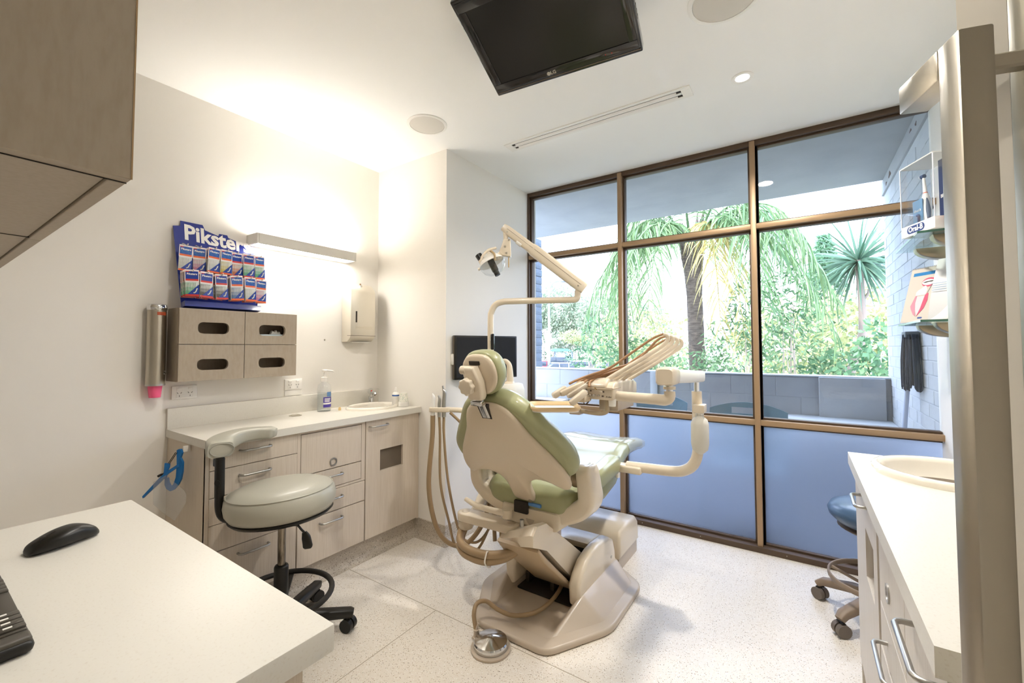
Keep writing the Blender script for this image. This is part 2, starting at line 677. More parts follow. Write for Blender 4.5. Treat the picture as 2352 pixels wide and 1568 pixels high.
# ------------------------------------------------------------------ window
win = thing('window_1', 'full-width bronze-framed window, lower row of panes frosted', None, (-.69, WY, 0), kind='structure')
YF = 3.205                                    # room-side face of the fins
mx = [-2.01, -1.171, -.259, .60]
for x in mx[1:3]:
    obj('mullion', G().box((x, YF, .035), (x + .032, 3.30, 2.69), .002), BRONZE, win)
obj('jamb', G().box((-2.01, YF + .01, 0), (-1.995, 3.30, 2.7), .002), BRONZE_D, win)
obj('head', G().box((-1.995, YF + .012, 2.665), (.63, 3.30, 2.7), .002), BRONZE_D, win)
obj('sill', G().box((-1.995, YF - .012, 0), (.63, 3.30, .036), .003), BRONZE_D, win)
bays = [(-1.995, -1.171), (-1.139, -.259), (-.227, .64)]
zs = [.036, .825, 2.115, 2.665]
for x0, x1 in bays:
    for z in (.825, 2.115):
        obj('transom', G().box((x0, YF + .004, z - .014), (x1, 3.30, z + .02), .002), BRONZE, win)
    for k in range(3):
        z0, z1 = zs[k] + (.02 if k else 0), zs[k + 1] - (.014 if k < 2 else 0)
        y0, y1 = 3.245, 3.295
        t = .013
        g = G()
        for lo, hi in (((x0, y0, z0), (x0 + t, y1, z1)), ((x1 - t, y0, z0), (x1, y1, z1)) if x1 < .6 else ((x0, y0, z0), (x0 + t, y1, z1)), ((x0 + t, y0, z0), (x1 - t, y1, z0 + t)), ((x0 + t, y0, z1 - t), (x1 - t, y1, z1))):
            g.box(lo, hi, .0015)
        obj('glazing_frame', g, BRONZE_D, win)
        pane = G().box((x0 + t - .004, 3.270, z0 + t - .004), (x1 - t + .004, 3.276, z1 - t + .004))
        p = obj('frosted_pane' if k == 0 else 'pane', pane, FROST if k == 0 else GLASS, win)
        if k == 0:
            p['label'] = 'frosted glass pane'
g = G()
for x in (-1.9, -1.5, -1.0, -.6, -.1, .3):
    g.cyl((x, YF - .0135, .02), (x, YF - .011, .02), .003, n=8)
obj('screws', g, STEEL, win)

# ------------------------------------------------------------------ balcony outside
PY, SX = 4.90, .64
struct('floor_balcony', G().box((-4.6, 3.36, -.12), (1.0, 5.1, -.02)), mat('balcony_tiles', '6C7178', .7))
struct('ceiling_balcony', G().box((-4.8, 3.32, 2.79), (1.2, 4.92, 3.1)), CONC)
par = struct('wall_parapet', G().box((-4.6, PY + .004, -.1), (.9, PY + .17, 1.03)), CONC)
# blocks of the parapet, faint joints between them
bw, bh, gp = .39, .19, .0035
blk = {}
rnd = random.Random(4)
for row in range(5):
    z0 = 1.036 - (row + 1) * (bh + gp)
    off = (row % 2) * .2
    xx = -3.75 + off
    while xx < SX - .02:
        x1 = min(xx + bw, SX)
        w = round(x1 - xx, 3)
        if w > .05:
            if w not in blk:
                blk[w] = mesh_from(G().box((0, 0, 0), (w, .02, bh), .0025, 1), 'block', CONC, 35)
            o = bpy.data.objects.new('block', blk[w])
            COL.objects.link(o)
            o.parent = par
            o.location = (xx, PY + .001 + rnd.uniform(0, .0015), z0)
        xx += bw + gp
obj('coping', G().box((-4.6, PY - .012, 1.036), (.66, PY + .19, 1.05), .004), CONC_L, par)
obj('pilaster', G().box((.13, PY - .05, .5), (.6, PY + .0, 1.04), .006), CONC, par)
obj('pilaster', G().box((-1.42, PY - .02, .3), (-1.34, PY + .0, 1.04), .006), CONC_L, par)
struct('trim_1', G().box((-.12, 4.22, .60), (SX, PY - .002, .68), .01), CONC_L, label='pale concrete ledge at the foot of the parapet')
struct('trim_2', G().box((-3.2, 4.25, .59), (-2.45, PY - .002, .665), .01), WHITE, label='white ledge at the foot of the parapet')

# side wall of painted bricks
sw = struct('wall_balcony_side', G().box((SX + .004, 3.31, -.1), (SX + .25, 5.02, 2.79)), BRICKW)
L, Hh, J = .234, .081, .005
full = mesh_from(G().box((0, 0, 0), (.03, L, Hh), .0025, 1), 'brick', BRICKW, 35)
half = mesh_from(G().box((0, 0, 0), (.03, .11, Hh), .0025, 1), 'brick', BRICKW, 35)
row = 0
z = .55
while z + Hh < 2.66:
    y = 3.345 - (row % 2) * .12
    while y < 4.99:
        if y < 3.34:
            me, yy, ln = half, 3.345, .11
        else:
            me, yy, ln = full, y, L
            if y + L > 5.02:
                me, ln = half, .11
        if yy + ln <= 5.03:
            o = bpy.data.objects.new('brick', me)
            COL.objects.link(o)
            o.parent = sw
            o.location = (SX + rnd.uniform(-.0015, .0015), yy, z)
        y += L + J
    z += Hh + J
    row += 1
obj('cornice', G().box((SX - .012, 3.33, 2.665), (SX + .04, 5.0, 2.79), .006), CONC, sw)
g = G()
for (yy, zz, a, b_) in ((4.55, 2.72, .05, .022), (4.72, 2.70, .03, .013), (3.75, 2.74, .03, .008), (3.6, 2.72, .02, .012)):
    pts = []
    for i in range(14):
        t = 2 * math.pi * i / 14
        q = 1 + .35 * math.sin(3 * t + yy * 9)
        pts.append((a * q * math.cos(t), b_ * q * math.sin(t)))
    g.prism(pts, (SX - .012, yy, zz), Y, Z, -X, 0, .001)
obj('peeled_paint', g, PEEL, sw, None)

# dark pier beyond the left end of the parapet: courses of split-face block
PIER = mat('dark_pier_block', '5C6674', .9, bump=(18, .6), var=(7, '6C7787', (1, 1, 3), .35, .65))
pier = struct('column_pier', G().box((-3.9, 5.10, -.5), (-3.25, 5.6, 2.95)), PIER, label='dark block pier standing behind the parapet')
course = mesh_from(G().box((0, 0, 0), (.665, .51, .11), .012, 2), 'course_block', PIER, 35)
for k in range(17):
    o = bpy.data.objects.new('course_block', course)
    COL.objects.link(o)
    o.parent = pier
    o.location = (-3.905 + rnd.uniform(-.006, .006), 5.093, 1.0 + k * .115)
g = G()
for k in range(60):
    x_, z_ = rnd.uniform(-3.6, -3.27), rnd.uniform(1.06, 2.8)
    g.box((x_, 5.086, z_), (x_ + rnd.uniform(.008, .014), 5.096, z_ + rnd.uniform(.012, .035)))
obj('pits', g, GAP, pier)['kind'] = 'stuff'

# outdoor ground
GRASS = mat('lawn', '9A9C88', .9, var=(.6, '8C907C'))
ASPH = mat('asphalt', '8B8C8E', .9, bump=(40, .3))
struct('ground', G().box((-90, 5.15, -2.1), (70, 120, -1.8)), GRASS, label='grass and car park ground beyond the balcony')
struct('pavement_car_park', G().box((-60, 30, -1.8), (-3, 66, -1.79)), ASPH, label='asphalt of the car park')
# ------------------------------------------------------------------ plants and things outside
L_PALM = leaf_mat('palm_leaf', '52754C', '93AD78', .35)
L_PALMY = leaf_mat('palm_leaf_yellow', 'A99B58', 'D2C58C', .35)
L_BUSH = leaf_mat('bush_leaf', '3C6240', '86A274', .35)
L_BUSH2 = leaf_mat('bush_leaf_pale', '8F9866', 'CFCFA0', .4)
L_GUM = leaf_mat('gum_leaf', '7E917A', 'BCC4AA', .4)
L_CORD = leaf_mat('spike_leaf', '34563F', '6E8F78', .25)
L_PINE = leaf_mat('pine_leaf', '5E8A66', '93B593', .3)
L_OLE = leaf_mat('oleander_leaf', '33613F', '7DA276', .35)
BARK = mat('palm_bark', '544A44', .9, bump=(14, .9, (1, 1, 5)), var=(9, '75685F', (1, 1, 4)))
BARK2 = mat('pale_bark', 'B7A79A', .9, bump=(20, .5))
TWIG = mat('bare_twig', 'C9BDB0', .9)
rnd = random.Random(11)


def strip(g, pts, w, up=Vector((0, 0, 1)), taper=True, fold=0.0):
    """narrow leaf blade along pts"""
    n = len(pts)
    L_, R_ = [], []
    for i, p in enumerate(pts):
        t = (pts[min(i + 1, n - 1)] - pts[max(i - 1, 0)])
        s_ = t.cross(up)
        if s_.length < 1e-6:
            s_ = Vector((1, 0, 0))
        s_.normalize()
        k = w * (1 - (i / (n - 1)) ** 2 * .92) if taper else w
        if i == 0:
            k = w * .5
        L_.append(p + s_ * k)
        R_.append(p - s_ * k)
    g.add(L_ + R_, [(i, i + 1, n + i + 1, n + i) for i in range(n - 1)])


def rndv(r=1.0):
    return Vector((rnd.uniform(-1, 1), rnd.uniform(-1, 1), rnd.uniform(-1, 1))) * r


# --- the feather palm in front of the balcony
PX, PYY, PZ = -1.64, 8.35, 3.25
palm = thing('feather_palm', 'tall feather palm with drooping fronds behind the middle window pane', 'palm', (PX, PYY, -1.8))
g = G()
pts, rs = [], []
for i in range(26):
    t = i / 25
    pts.append((PX + .06 - .06 * t + .04 * math.sin(3 * t), PYY, -1.8 + t * 5.05))
    rs.append((.150 - .02 * t + (.075 * max(0, t - .82) / .18)) * (1 + .035 * (i % 2)))
g.tube(pts, rs, 16, 3)
obj('trunk', g, BARK, palm, 50)
g = G()
for k in range(40):
    a = rnd.uniform(0, 6.28)
    z0 = rnd.uniform(2.75, 3.5)
    d = Vector((math.cos(a), math.sin(a), 0))
    p0 = Vector((PX, PYY, z0)) + d * .13
    g.tube([p0, p0 + d * .06 + Z * .12, p0 + d * .10 + Z * rnd.uniform(.22, .4)], [.05, .035, .012], 6, 2)
obj('old_leaf_bases', g, BARK, palm, 40)


def frond(name, az, elev, ln, droop, m, leaflet=.5, dens=34, side_droop=1.0):
    """curved stalk with two rows of hanging leaflets"""
    d = Vector((math.cos(az), math.sin(az), 0))
    sd = Vector((-d.y, d.x, 0))
    base = Vector((PX, PYY, PZ)) + d * .12
    sp = []
    for i in range(15):
        t = i / 14
        out = ln * (math.cos(elev) * t * 1.12 - .07 * droop * t * t)
        zz = ln * (math.sin(elev) * t * 1.1 - .40 * droop * t ** 2.3)
        sp.append(base + d * out + Z * zz)
    g = G()
    g.tube(sp, [.028 - .024 * i / 14 for i in range(15)], 6, 1, smooth=False)
    fr = obj('frond', g, m, palm, 60)
    g = G()
    for i in range(dens):
        t = .16 + .84 * i / dens
        k = t * 14
        j = min(int(k), 13)
        p = sp[j].lerp(sp[j + 1], k - j)
        tg = (sp[j + 1] - sp[j]).normalized()
        for s_ in (-1, 1):
            l2 = leaflet * (.55 + .6 * math.sin(math.pi * min(1, t * .92))) * rnd.uniform(.8, 1.15)
            dirv = (sd * s_ * rnd.uniform(.5, .9) + tg * rnd.uniform(.3, .7) + rndv(.18)).normalized()
            q = [p]
            v_ = dirv.copy()
            for _ in range(4):
                v_ = (v_ - Z * .42 * side_droop).normalized()
                q.append(q[-1] + v_ * l2 / 4)
            strip(g, q, rnd.uniform(.010, .016), rndv())
    lf = obj('leaflets', g, m, fr, None)
    lf['kind'] = 'stuff'


for az, el, ln, dr, m in (
        (-2.5, .8, 2.3, 2.9, L_PALM), (-2.95, .7, 2.3, 2.6, L_PALM), (2.9, .75, 2.6, 2.3, L_PALM), (-2.1, .6, 2.3, 3.1, L_PALM), (3.4, .95, 2.5, 2.2, L_PALM), (-2.7, .45, 2.4, 3.0, L_PALM),
        (-.45, .8, 2.5, 2.6, L_PALM), (-.1, .75, 2.7, 2.4, L_PALM), (.35, .75, 2.7, 2.2, L_PALM), (.75, .9, 2.4, 2.0, L_PALM), (-.8, .6, 2.3, 3.0, L_PALM), (-.2, .35, 2.4, 2.9, L_PALM),
        (-1.0, .75, 1.9, 4.2, L_PALMY), (-.8, .6, 1.9, 4.0, L_PALMY), (-1.9, .7, 2.1, 3.6, L_PALM), (-2.25, .8, 2.2, 3.4, L_PALM), (-.55, .65, 2.2, 3.4, L_PALM), (-2.4, .55, 2.1, 3.4, L_PALM), (1.6, .8, 2.4, 2.0, L_PALM), (2.2, .9, 2.4, 2.0, L_PALM), (-1.6, 1.2, 1.9, 1.6, L_PALM),
        (-.3, 1.15, 2.4, 1.6, L_PALM), (-2.8, 1.15, 2.4, 1.7, L_PALM), (.1, .5, 2.6, 2.6, L_PALM), (-3.0, .3, 2.2, 3.1, L_PALM), (.55, .5, 2.5, 2.5, L_PALM)):
    frond('frond', az, el, ln, dr, m, .72, 44)

# --- spiky cabbage-tree palm at the right
CX, CYY, CZ = .82, 9.05, 2.72
cab = thing('spiky_cabbage_tree', 'slender tree with one round head of sword leaves near the balcony side wall', 'tree', (CX - .1, CYY, -1.8))
g = G()
g.tube([(CX - .18, CYY, -1.8), (CX - .16, CYY, .6), (CX - .10, CYY, 1.05), (CX + .02, CYY, 1.5), (CX + .03, CYY, 2.1), (CX, CYY, 2.75)], [.085, .07, .065, .06, .05, .055], 12, 6)
g.tube([(CX + .03, CYY, 2.08), (CX + .10, CYY - .02, 2.16), (CX + .12, CYY - .02, 2.26)], [.03, .02, .012], 8, 3)
obj('trunk', g, mat('brown_bark', '8C7D74', .9, bump=(20, .6, (1, 1, 3))), cab, 60)
g = G()
for k in range(170):
    th = rnd.uniform(0, 6.28)
    ph = math.asin(rnd.uniform(-.75, 1))
    d = Vector((math.cos(th) * math.cos(ph), math.sin(th) * math.cos(ph), math.sin(ph)))
    ln = rnd.uniform(.65, .98)
    q = [Vector((CX, CYY, CZ))]
    v_ = d.copy()
    for i in range(5):
        v_ = (v_ - Z * (.10 if ph > .3 else .17)).normalized()
        q.append(q[-1] + v_ * ln / 5)
    strip(g, q, .022, rndv())
lf = obj('sword_leaves', g, L_CORD, cab, None)
lf['kind'] = 'stuff'


def leaf_cloud(g, c, r, n, ln, w, droop=.3, hollow=.45):
    """leaves scattered through an ellipsoid, denser toward its skin"""
    for _ in range(n):
        d = rndv()
        while d.length > 1 or d.length < 1e-3:
            d = rndv()
        rad = hollow + (1 - hollow) * rnd.random() ** .6
        d = d.normalized() * rad
        p = Vector((c[0] + d.x * r[0], c[1] + d.y * r[1], c[2] + d.z * r[2]))
        v_ = (d * .6 + rndv(.9) - Z * droop).normalized() * ln * rnd.uniform(.6, 1.2)
        s_ = v_.cross(rndv()).normalized() * w * rnd.uniform(.7, 1.2)
        g.add([p, p + v_ * .5 + s_, p + v_, p + v_ * .5 - s_], [(0, 1, 2, 3)])


def shrub(name, label, loc, clouds, m, ln, w, n, stems=5, bark=BARK2, group=None, cat='shrub', droop=.3):
    t = thing(name, label, cat, loc, group)
    g = G()
    for c, r in clouds:
        leaf_cloud(g, c, r, int(n * r[0] * r[2]), ln, w, droop)
    o = obj('foliage', g, m, t, None)
    o['kind'] = 'stuff'
    g = G()
    for k in range(stems):
        c, r = clouds[k % len(clouds)]
        e = Vector(c) + Vector((rnd.uniform(-.5, .5) * r[0], rnd.uniform(-.4, .4) * r[1], rnd.uniform(-.2, .5) * r[2]))
        b_ = Vector(loc) + Vector((rnd.uniform(-.15, .15), rnd.uniform(-.1, .1), 0))
        g.tube([b_, b_.lerp(e, .5) + rndv(.08), e], [.03 * max(1, r[0]), .02 * max(1, r[0]), .008], 6, 3)
    obj('stems', g, bark, t, 60)
    return t


shrub('oleander_shrub', 'leafy green shrub showing above the parapet left of the first mullion', (-2.85, 6.6, -1.8),
      [((-2.85, 6.6, 1.15), (.36, .4, .45)), ((-2.85, 6.65, 1.55), (.2, .25, .35)), ((-2.62, 6.7, .95), (.3, .35, .3)), ((-3.05, 6.6, .85), (.28, .3, .22))], L_OLE, .17, .014, 900)
shrub('red_tipped_shrub', 'bushy dark green shrub behind the handpiece arms', (-2.55, 7.6, -1.8),
      [((-2.6, 7.6, 1.0), (.55, .5, .55)), ((-2.2, 7.5, .75), (.5, .5, .4)), ((-2.85, 7.7, 1.4), (.35, .4, .4))], L_BUSH, .11, .025, 1500)
shrub('bamboo_clump', 'fine-leaved green clump right of the palm trunk', (-.75, 7.6, -1.8),
      [((-.85, 7.6, 1.1), (.55, .5, .8)), ((-.55, 7.7, 1.8), (.45, .5, .7)), ((-1.2, 7.7, .8), (.35, .4, .5))], L_BUSH, .14, .016, 1600, 9)
shrub('bamboo_clump', 'tall fine-leaved green clump right of the second mullion', (.0, 8.2, -1.8),
      [((-.05, 8.2, 1.2), (.5, .5, .8)), ((-.12, 8.2, 2.1), (.36, .4, .65)), ((.3, 8.2, .95), (.4, .4, .4))], L_BUSH, .14, .016, 1500, 9)
shrub('broad_leaf_shrub', 'glossy broad-leaved shrub at the foot of the spiky tree', (.72, 8.0, -1.8),
      [((.72, 8.0, .95), (.5, .45, .42)), ((.98, 8.0, 1.25), (.34, .4, .5)), ((.35, 8.0, .85), (.4, .4, .3))], L_OLE, .13, .035, 1500)
shrub('low_shrub', 'low green shrub at the foot of the palm trunk', (-1.55, 7.3, -1.8),
      [((-1.7, 7.3, .85), (.6, .4, .4)), ((-1.25, 7.3, .75), (.45, .4, .35))], L_BUSH, .11, .022, 1600)
# pale trees farther off
shrub('pale_tree', 'pale yellow-green tree filling the gap right of the second mullion', (1.3, 16, -1.8),
      [((.4, 16, 1.5), (2.2, 1.5, 1.6)), ((2.0, 16, 1.4), (1.8, 1.5, 1.7)), ((3.2, 17, 2.2), (1.6, 1.4, 2.2)), ((-.8, 16, 1.2), (1.4, 1.2, 1.2))], L_BUSH2, .24, .06, 480, 8, cat='tree')
shrub('gum_tree', 'tall pale gum tree behind the spiky tree and side wall', (4.0, 20, -1.8),
      [((3.6, 20, 4.6), (1.3, 1.2, 2.2)), ((4.4, 20, 3.4), (1.5, 1.3, 1.8))], L_GUM, .24, .05, 420, 8, cat='tree')
shrub('pale_tree', 'pale sunlit tree left of the palm trunk', (-5.2, 16, -1.8),
      [((-5.2, 16, 1.8), (1.5, 1.2, 1.5)), ((-4.2, 16, 1.4), (1.3, 1.2, 1.6)), ((-6.3, 17, 1.2), (1.2, 1.2, 1.2))], L_BUSH2, .22, .05, 480, 8, cat='tree')
GZ = -1.8                                      # level of the car park
shrub('gum_tree', 'spreading grey-green gum tree beside the street lamp', (-34, 60, GZ),
      [((-36.3, 60, 6.6), (3.4, 3, 4.2)), ((-31.7, 60, 7.3), (3.8, 3, 4.4)), ((-28.2, 60, 5.4), (3.0, 3, 4.0)), ((-38, 58, 3.4), (2.8, 3, 3.2)), ((-31, 60, 3.2), (4.5, 3, 2.8))], L_GUM, .52, .12, 230, 9, cat='tree')
shrub('gum_tree', 'rounded grey-green gum tree left of the first mullion', (-22, 58, GZ),
      [((-24.2, 58, 5.2), (3.2, 3, 4.0)), ((-20.5, 58, 5.6), (3.6, 3, 3.6)), ((-17.4, 58, 3.4), (3.4, 3, 4.0)), ((-22, 58, 1.4), (4, 3, 2.2))], L_GUM, .52, .12, 230, 9, cat='tree')
shrub('yellow_tree', 'small yellow-leaved tree behind the bus shelter', (-25.3, 52, GZ),
      [((-25.3, 52, 2.7), (2.0, 1.5, .9)), ((-24.2, 52, 2.2), (1.3, 1.2, .8))], L_BUSH2, .3, .07, 420, 4, cat='tree')
shrub('hedge_row', 'dark hedge along the far side of the car park', (-28, 64, GZ),
      [((-36, 64, -.4), (4, 1.5, 1.5)), ((-29, 64, -.3), (4, 1.5, 1.6)), ((-22, 64, -.4), (4, 1.5, 1.5)), ((-15, 63, .2), (4, 1.5, 1.8)), ((-8, 62, .8), (4, 1.5, 2.2))], L_BUSH, .5, .12, 90, 4, cat='hedge')

# --- conifer with level branches
cz = thing('conifer', 'pointed conifer with level tiers left of the spiky tree', 'tree', (.97, 24, -1.8))
g = G().tube([(.97, 24, -1.8), (.97, 24, 3), (.97, 24, 6.5)], [.22, .15, .03], 8, 4)
obj('trunk', g, BARK2, cz, 60)
g = G()
for k in range(26):
    z0 = .9 + k * .215
    rr = 1.45 * (1 - k / 27) ** .8
    for a in range(11):
        th = 6.28 * a / 11 + k * .4 + rnd.uniform(-.15, .15)
        d = Vector((math.cos(th), math.sin(th), 0))
        q0 = Vector((.97, 24, z0))
        for i in range(9):
            t = (i + 1) / 9
            p = q0 + d * rr * t + Z * (.16 * t * t * rr)
            for _ in range(2):
                v_ = (d * .5 + rndv(.8)).normalized() * .22
                s_ = v_.cross(rndv()).normalized() * .05
                g.add([p - v_, p + s_, p + v_, p - s_], [(0, 1, 2, 3)])
o = obj('needle_tiers', g, L_PINE, cz, None)
o['kind'] = 'stuff'

# --- bare winter tree
bt = thing('bare_tree', 'leafless pale-twigged tree beside the street lamp pole', 'tree', (-25.3, 45, GZ))
g = G()


def branch(g, p, d, ln, r, depth):
    q = p + d * ln
    g.tube([p, p.lerp(q, .5) + rndv(.04 * ln), q], [r, r * .85, r * .65], 5, 1, smooth=False)
    if depth == 0:
        return
    for _ in range(3 if depth > 1 else 4):
        nd = (d + rndv(.55) + Z * .12).normalized()
        branch(g, p.lerp(q, rnd.uniform(.55, 1)), nd, ln * rnd.uniform(.55, .8), r * .6, depth - 1)


branch(g, Vector((-25.3, 45, GZ)), Vector((.03, 0, 1)), 2.3, .15, 5)
obj('branches', g, TWIG, bt, 60)

# --- street lamp
LAMPG = mat('grey_pole', '8E99A8', .5, .4)
st = thing('street_lamp', 'grey street lamp pole with curved arm beyond the parapet', 'lamp post', (-22.3, 40, GZ))
obj('pole', G().tube([(-22.3, 40, GZ), (-22.3, 40, 3), (-22.3, 40, 6.8), (-22.2, 40.06, 7.7), (-21.8, 40.3, 8.25), (-21.3, 40.65, 8.4)], [.15, .13, .11, .10, .09, .08], 10, 6), LAMPG, st, 60)
obj('lamp_head', G().ball((-20.95, 40.9, 8.36), (.45, .28, .13)), LAMPG, st, 60)

# --- cars and shelter in the car park
GLZ = mat('car_glass', '39434E', .15, coat=.4)
TYRE = mat('tyre', '23252A', .8)


def car(label, c, ang, m, van=0.0):
    t = thing('parked_car', label, 'car', (c[0], c[1], GZ + .01), 'cars in the car park beyond the balcony')
    u = Vector((math.cos(ang), math.sin(ang), 0))
    w = Vector((-u.y, u.x, 0))
    O = Vector((c[0], c[1], GZ + .01))
    body = [(-2.1, .25), (2.1, .25), (2.2, .5), (2.1, .72), (1.25, .86), (-1.95, .9), (-2.15, .6)]
    cab = [(1.25, .84), (.55, 1.38 + van), (-1.3, 1.42 + van), (-1.95, .88)]
    obj('body', G().prism(body, O, u, Z, w, -.85, .85, .08, 3), m, t, 40)
    obj('roof', G().prism([(.62, 1.36 + van), (.45, 1.44 + van), (-1.2, 1.47 + van), (-1.38, 1.38 + van)], O, u, Z, w, -.68, .68, .03), m, t, 40)
    obj('windows', G().prism(cab, O, u, Z, w, -.72, .72, .06, 2), GLZ, t, 40)
    for x_ in (.25, -.75):
        for s_ in (-.735, .70):
            obj('pillar', G().prism([(x_, .84), (x_ + .08, .84), (x_ + .04, 1.40 + van), (x_ - .02, 1.40 + van)], O, u, Z, w, s_, s_ + .035), m, t, 40)
    for x_ in (-1.3, 1.35):
        for s_ in (-1, 1):
            p = O + u * x_ + w * s_ * .86 + Z * .32
            obj('wheel', G().cyl(p, p - w * s_ * .2, .32, n=18), TYRE, t, 40)


CW = mat('car_white', 'E8EAEC', .2, coat=.6)
CS = mat('car_silver', 'A9B2BC', .25, .4, coat=.6)
CR = mat('car_red', 'B03038', .2, coat=.6)
CB = mat('car_dark', '3C4654', .2, coat=.6)
car('white car nearest the parapet in the car park', (-20.6, 40.2), .75, CW)
car('dark van parked left of the bus shelter', (-27.0, 51.5), .7, CB, .25)
car('silver car parked right of the bus shelter', (-22.2, 47.5), .8, CS)
car('red car behind the street lamp pole', (-25.2, 43.8), .7, CR)
car('white car between the shelter and the leafy shrub', (-20.9, 46.0), .75, CW)
car('blue-grey car seen through the palm fronds', (-16.8, 43.0), .8, CS)

sh = thing('bus_shelter', 'green-roofed bus shelter in the car park', 'shelter', (-28.6, 56, GZ))
SHG = mat('shelter_green', '6E9C8C', .6)
SX0, SY0 = -28.4, 55.5
obj('roof', G().prism([(-1.7, 0), (1.7, 0), (1.0, .4), (-1.0, .4)], (SX0, SY0 - 1.2, .65), Vector((.83, .56, 0)), Z, Vector((-.56, .83, 0)), 0, 2.4), SHG, sh)
for x_ in (-1.3, 1.25):
    for y_ in (-.9, 1.0):
        c_ = Vector((SX0, SY0, 0)) + Vector((.83, .56, 0)) * x_ + Vector((-.56, .83, 0)) * y_
        obj('post', G().box((c_.x - .06, c_.y - .06, GZ), (c_.x + .06, c_.y + .06, .67)), LAMPG, sh)
c_ = Vector((SX0, SY0, 0)) + Vector((-.56, .83, 0)) * 1.0
obj('back_panel', G().prism([(-1.25, -1.5), (1.25, -1.5), (1.25, .5), (-1.25, .5)], c_, Vector((.83, .56, 0)), Z, Vector((-.56, .83, 0)), 0, .05), clear_mat('shelter_glass', (.8, .9, .9), .1, .6), sh)
obj('notice_board', G().prism([(-1.25, -1.2), (-.1, -1.2), (-.1, .3), (-1.25, .3)], c_ - Vector((-.56, .83, 0)) * 1.8, Vector((.83, .56, 0)), Z, Vector((-.56, .83, 0)), 0, .06), WHITE, sh)

# --- plastic chairs and mop on the balcony
CHB = mat('grey_blue_plastic', '5F7C8E', .35, coat=.3)


def garden_chair(label, cx_, y0, wf):
    t = thing('plastic_chair', label, 'chair', (cx_, y0 - .2, -.02), 'plastic chairs on the balcony')
    g = G()
    n = 13
    rings = []
    prof = []
    for i in range(n):
        s_ = -1 + 2 * i / (n - 1)
        prof.append((s_ * .24 * wf, .79 + .06 * (1 - s_ * s_) - (.10 if abs(s_) > .95 else 0)))
    lo = [(p[0] * .9, .42) for p in reversed(prof)]
    poly = prof + lo
    slot = (-.10, .10, .72, .78)
    # backrest with a hand slot: built from strips round the slot
    def bp(x_, z_):
        k = 1 - (x_ / .26) ** 2
        return (cx_ + x_ * wf, y0 + .05 * k + (z_ - .42) * .2, z_)
    def sheet(x0, x1, z0f, z1f, nx=6):
        V_, F_ = [], []
        for i in range(nx + 1):
            x_ = x0 + (x1 - x0) * i / nx
            top = .79 + .06 * (1 - (x_ / .24) ** 2)
            z0 = z0f if z0f is not None else .42
            z1 = z1f if z1f is not None else top
            a, b_ = Vector(bp(x_, z0)), Vector(bp(x_, z1))
            V_ += [a, b_, a + Y * .012, b_ + Y * .012]
        for i in range(nx):
            o = i * 4
            F_ += [(o, o + 4, o + 5, o + 1), (o + 2, o + 3, o + 7, o + 6), (o + 1, o + 5, o + 7, o + 3), (o, o + 2, o + 6, o + 4)]
        F_ += [(0, 1, 3, 2), (nx * 4, nx * 4 + 2, nx * 4 + 3, nx * 4 + 1)]
        g.add(V_, F_)
    sheet(-.24, -.1, None, None)
    sheet(.1, .24, None, None)
    sheet(-.1, .1, None, .755)
    sheet(-.1, .1, .805, None)
    obj('backrest', g, CHB, t, 50)
    obj('seat', G().box((cx_ - .24 * wf, y0 - .42, .40), (cx_ + .24 * wf, y0 + .03, .425), .01), CHB, t)
    for s_ in (-1, 1):
        obj('leg', G().tube([(cx_ + s_ * .21 * wf, y0 - .38, .40), (cx_ + s_ * .24 * wf, y0 - .42, -.02)], [.022, .018], 8), CHB, t)
        obj('leg', G().tube([(cx_ + s_ * .21 * wf, y0, .42), (cx_ + s_ * .24 * wf, y0 + .06, -.02)], [.022, .018], 8), CHB, t)
        obj('armrest', G().tube([(cx_ + s_ * .25 * wf, y0 + .04, .66), (cx_ + s_ * .27 * wf, y0 - .2, .64), (cx_ + s_ * .26 * wf, y0 - .38, .6), (cx_ + s_ * .23 * wf, y0 - .4, .41)], .018, 8, 5), CHB, t)


garden_chair('grey-blue plastic chair behind the second mullion, slot in its back', -.385, 4.0, 1.2)
garden_chair('grey-blue plastic chair behind the instrument arm', -1.14, 4.2, 1.0)

mop = thing('mop', 'dark blue string mop leaning head-up against the side wall', 'mop', (.56, 3.75, -.02))
obj('handle', G().cyl((.50, 3.85, -.02), (.605, 3.80, 1.42), .013, n=12), mat('mop_handle', 'A9B4CC', .4), mop)
obj('clamp', G().box((.565, 3.74, 1.38), (.635, 3.86, 1.42), .005), mat('mop_clamp', '4B5560', .5), mop)
g = G()
for k in range(150):
    a = rnd.uniform(0, 6.28)
    rr = rnd.uniform(.2, 1)
    p = Vector((.600 + .035 * math.cos(a) * rr, 3.80 + .10 * math.sin(a) * rr, 1.40))
    e = p + Vector((.012 * math.cos(a), .05 * math.sin(a), -.34 + rnd.uniform(-.03, .04)))
    e.x = min(e.x, .632)
    p.x = min(p.x, .632)
    g.tube([p, p.lerp(e, .5) + rndv(.006), e], .0045, 4, 2)
o = obj('strands', g, mat('mop_strands', '26303F', .9), mop, 60)
o['kind'] = 'stuff'
# ------------------------------------------------------------------ built-in benches
def bar_handle(g, p0, p1, nrm, stand=.03, r=.0055):
    """bow handle: two turned-in ends and a straight grip"""
    p0, p1, nrm = Vector(p0), Vector(p1), Vector(nrm)
    d = (p1 - p0).normalized()
    q = []
    for p, s_ in ((p0, 1), (p1, -1)):
        arc = [p, p + nrm * (stand - .012), p + nrm * (stand - .004) + d * s_ * .005, p + nrm * stand + d * s_ * .014]
        q += arc if s_ == 1 else list(reversed(arc))
    g.tube(q, r, 10, 3, smooth=False)
    return g


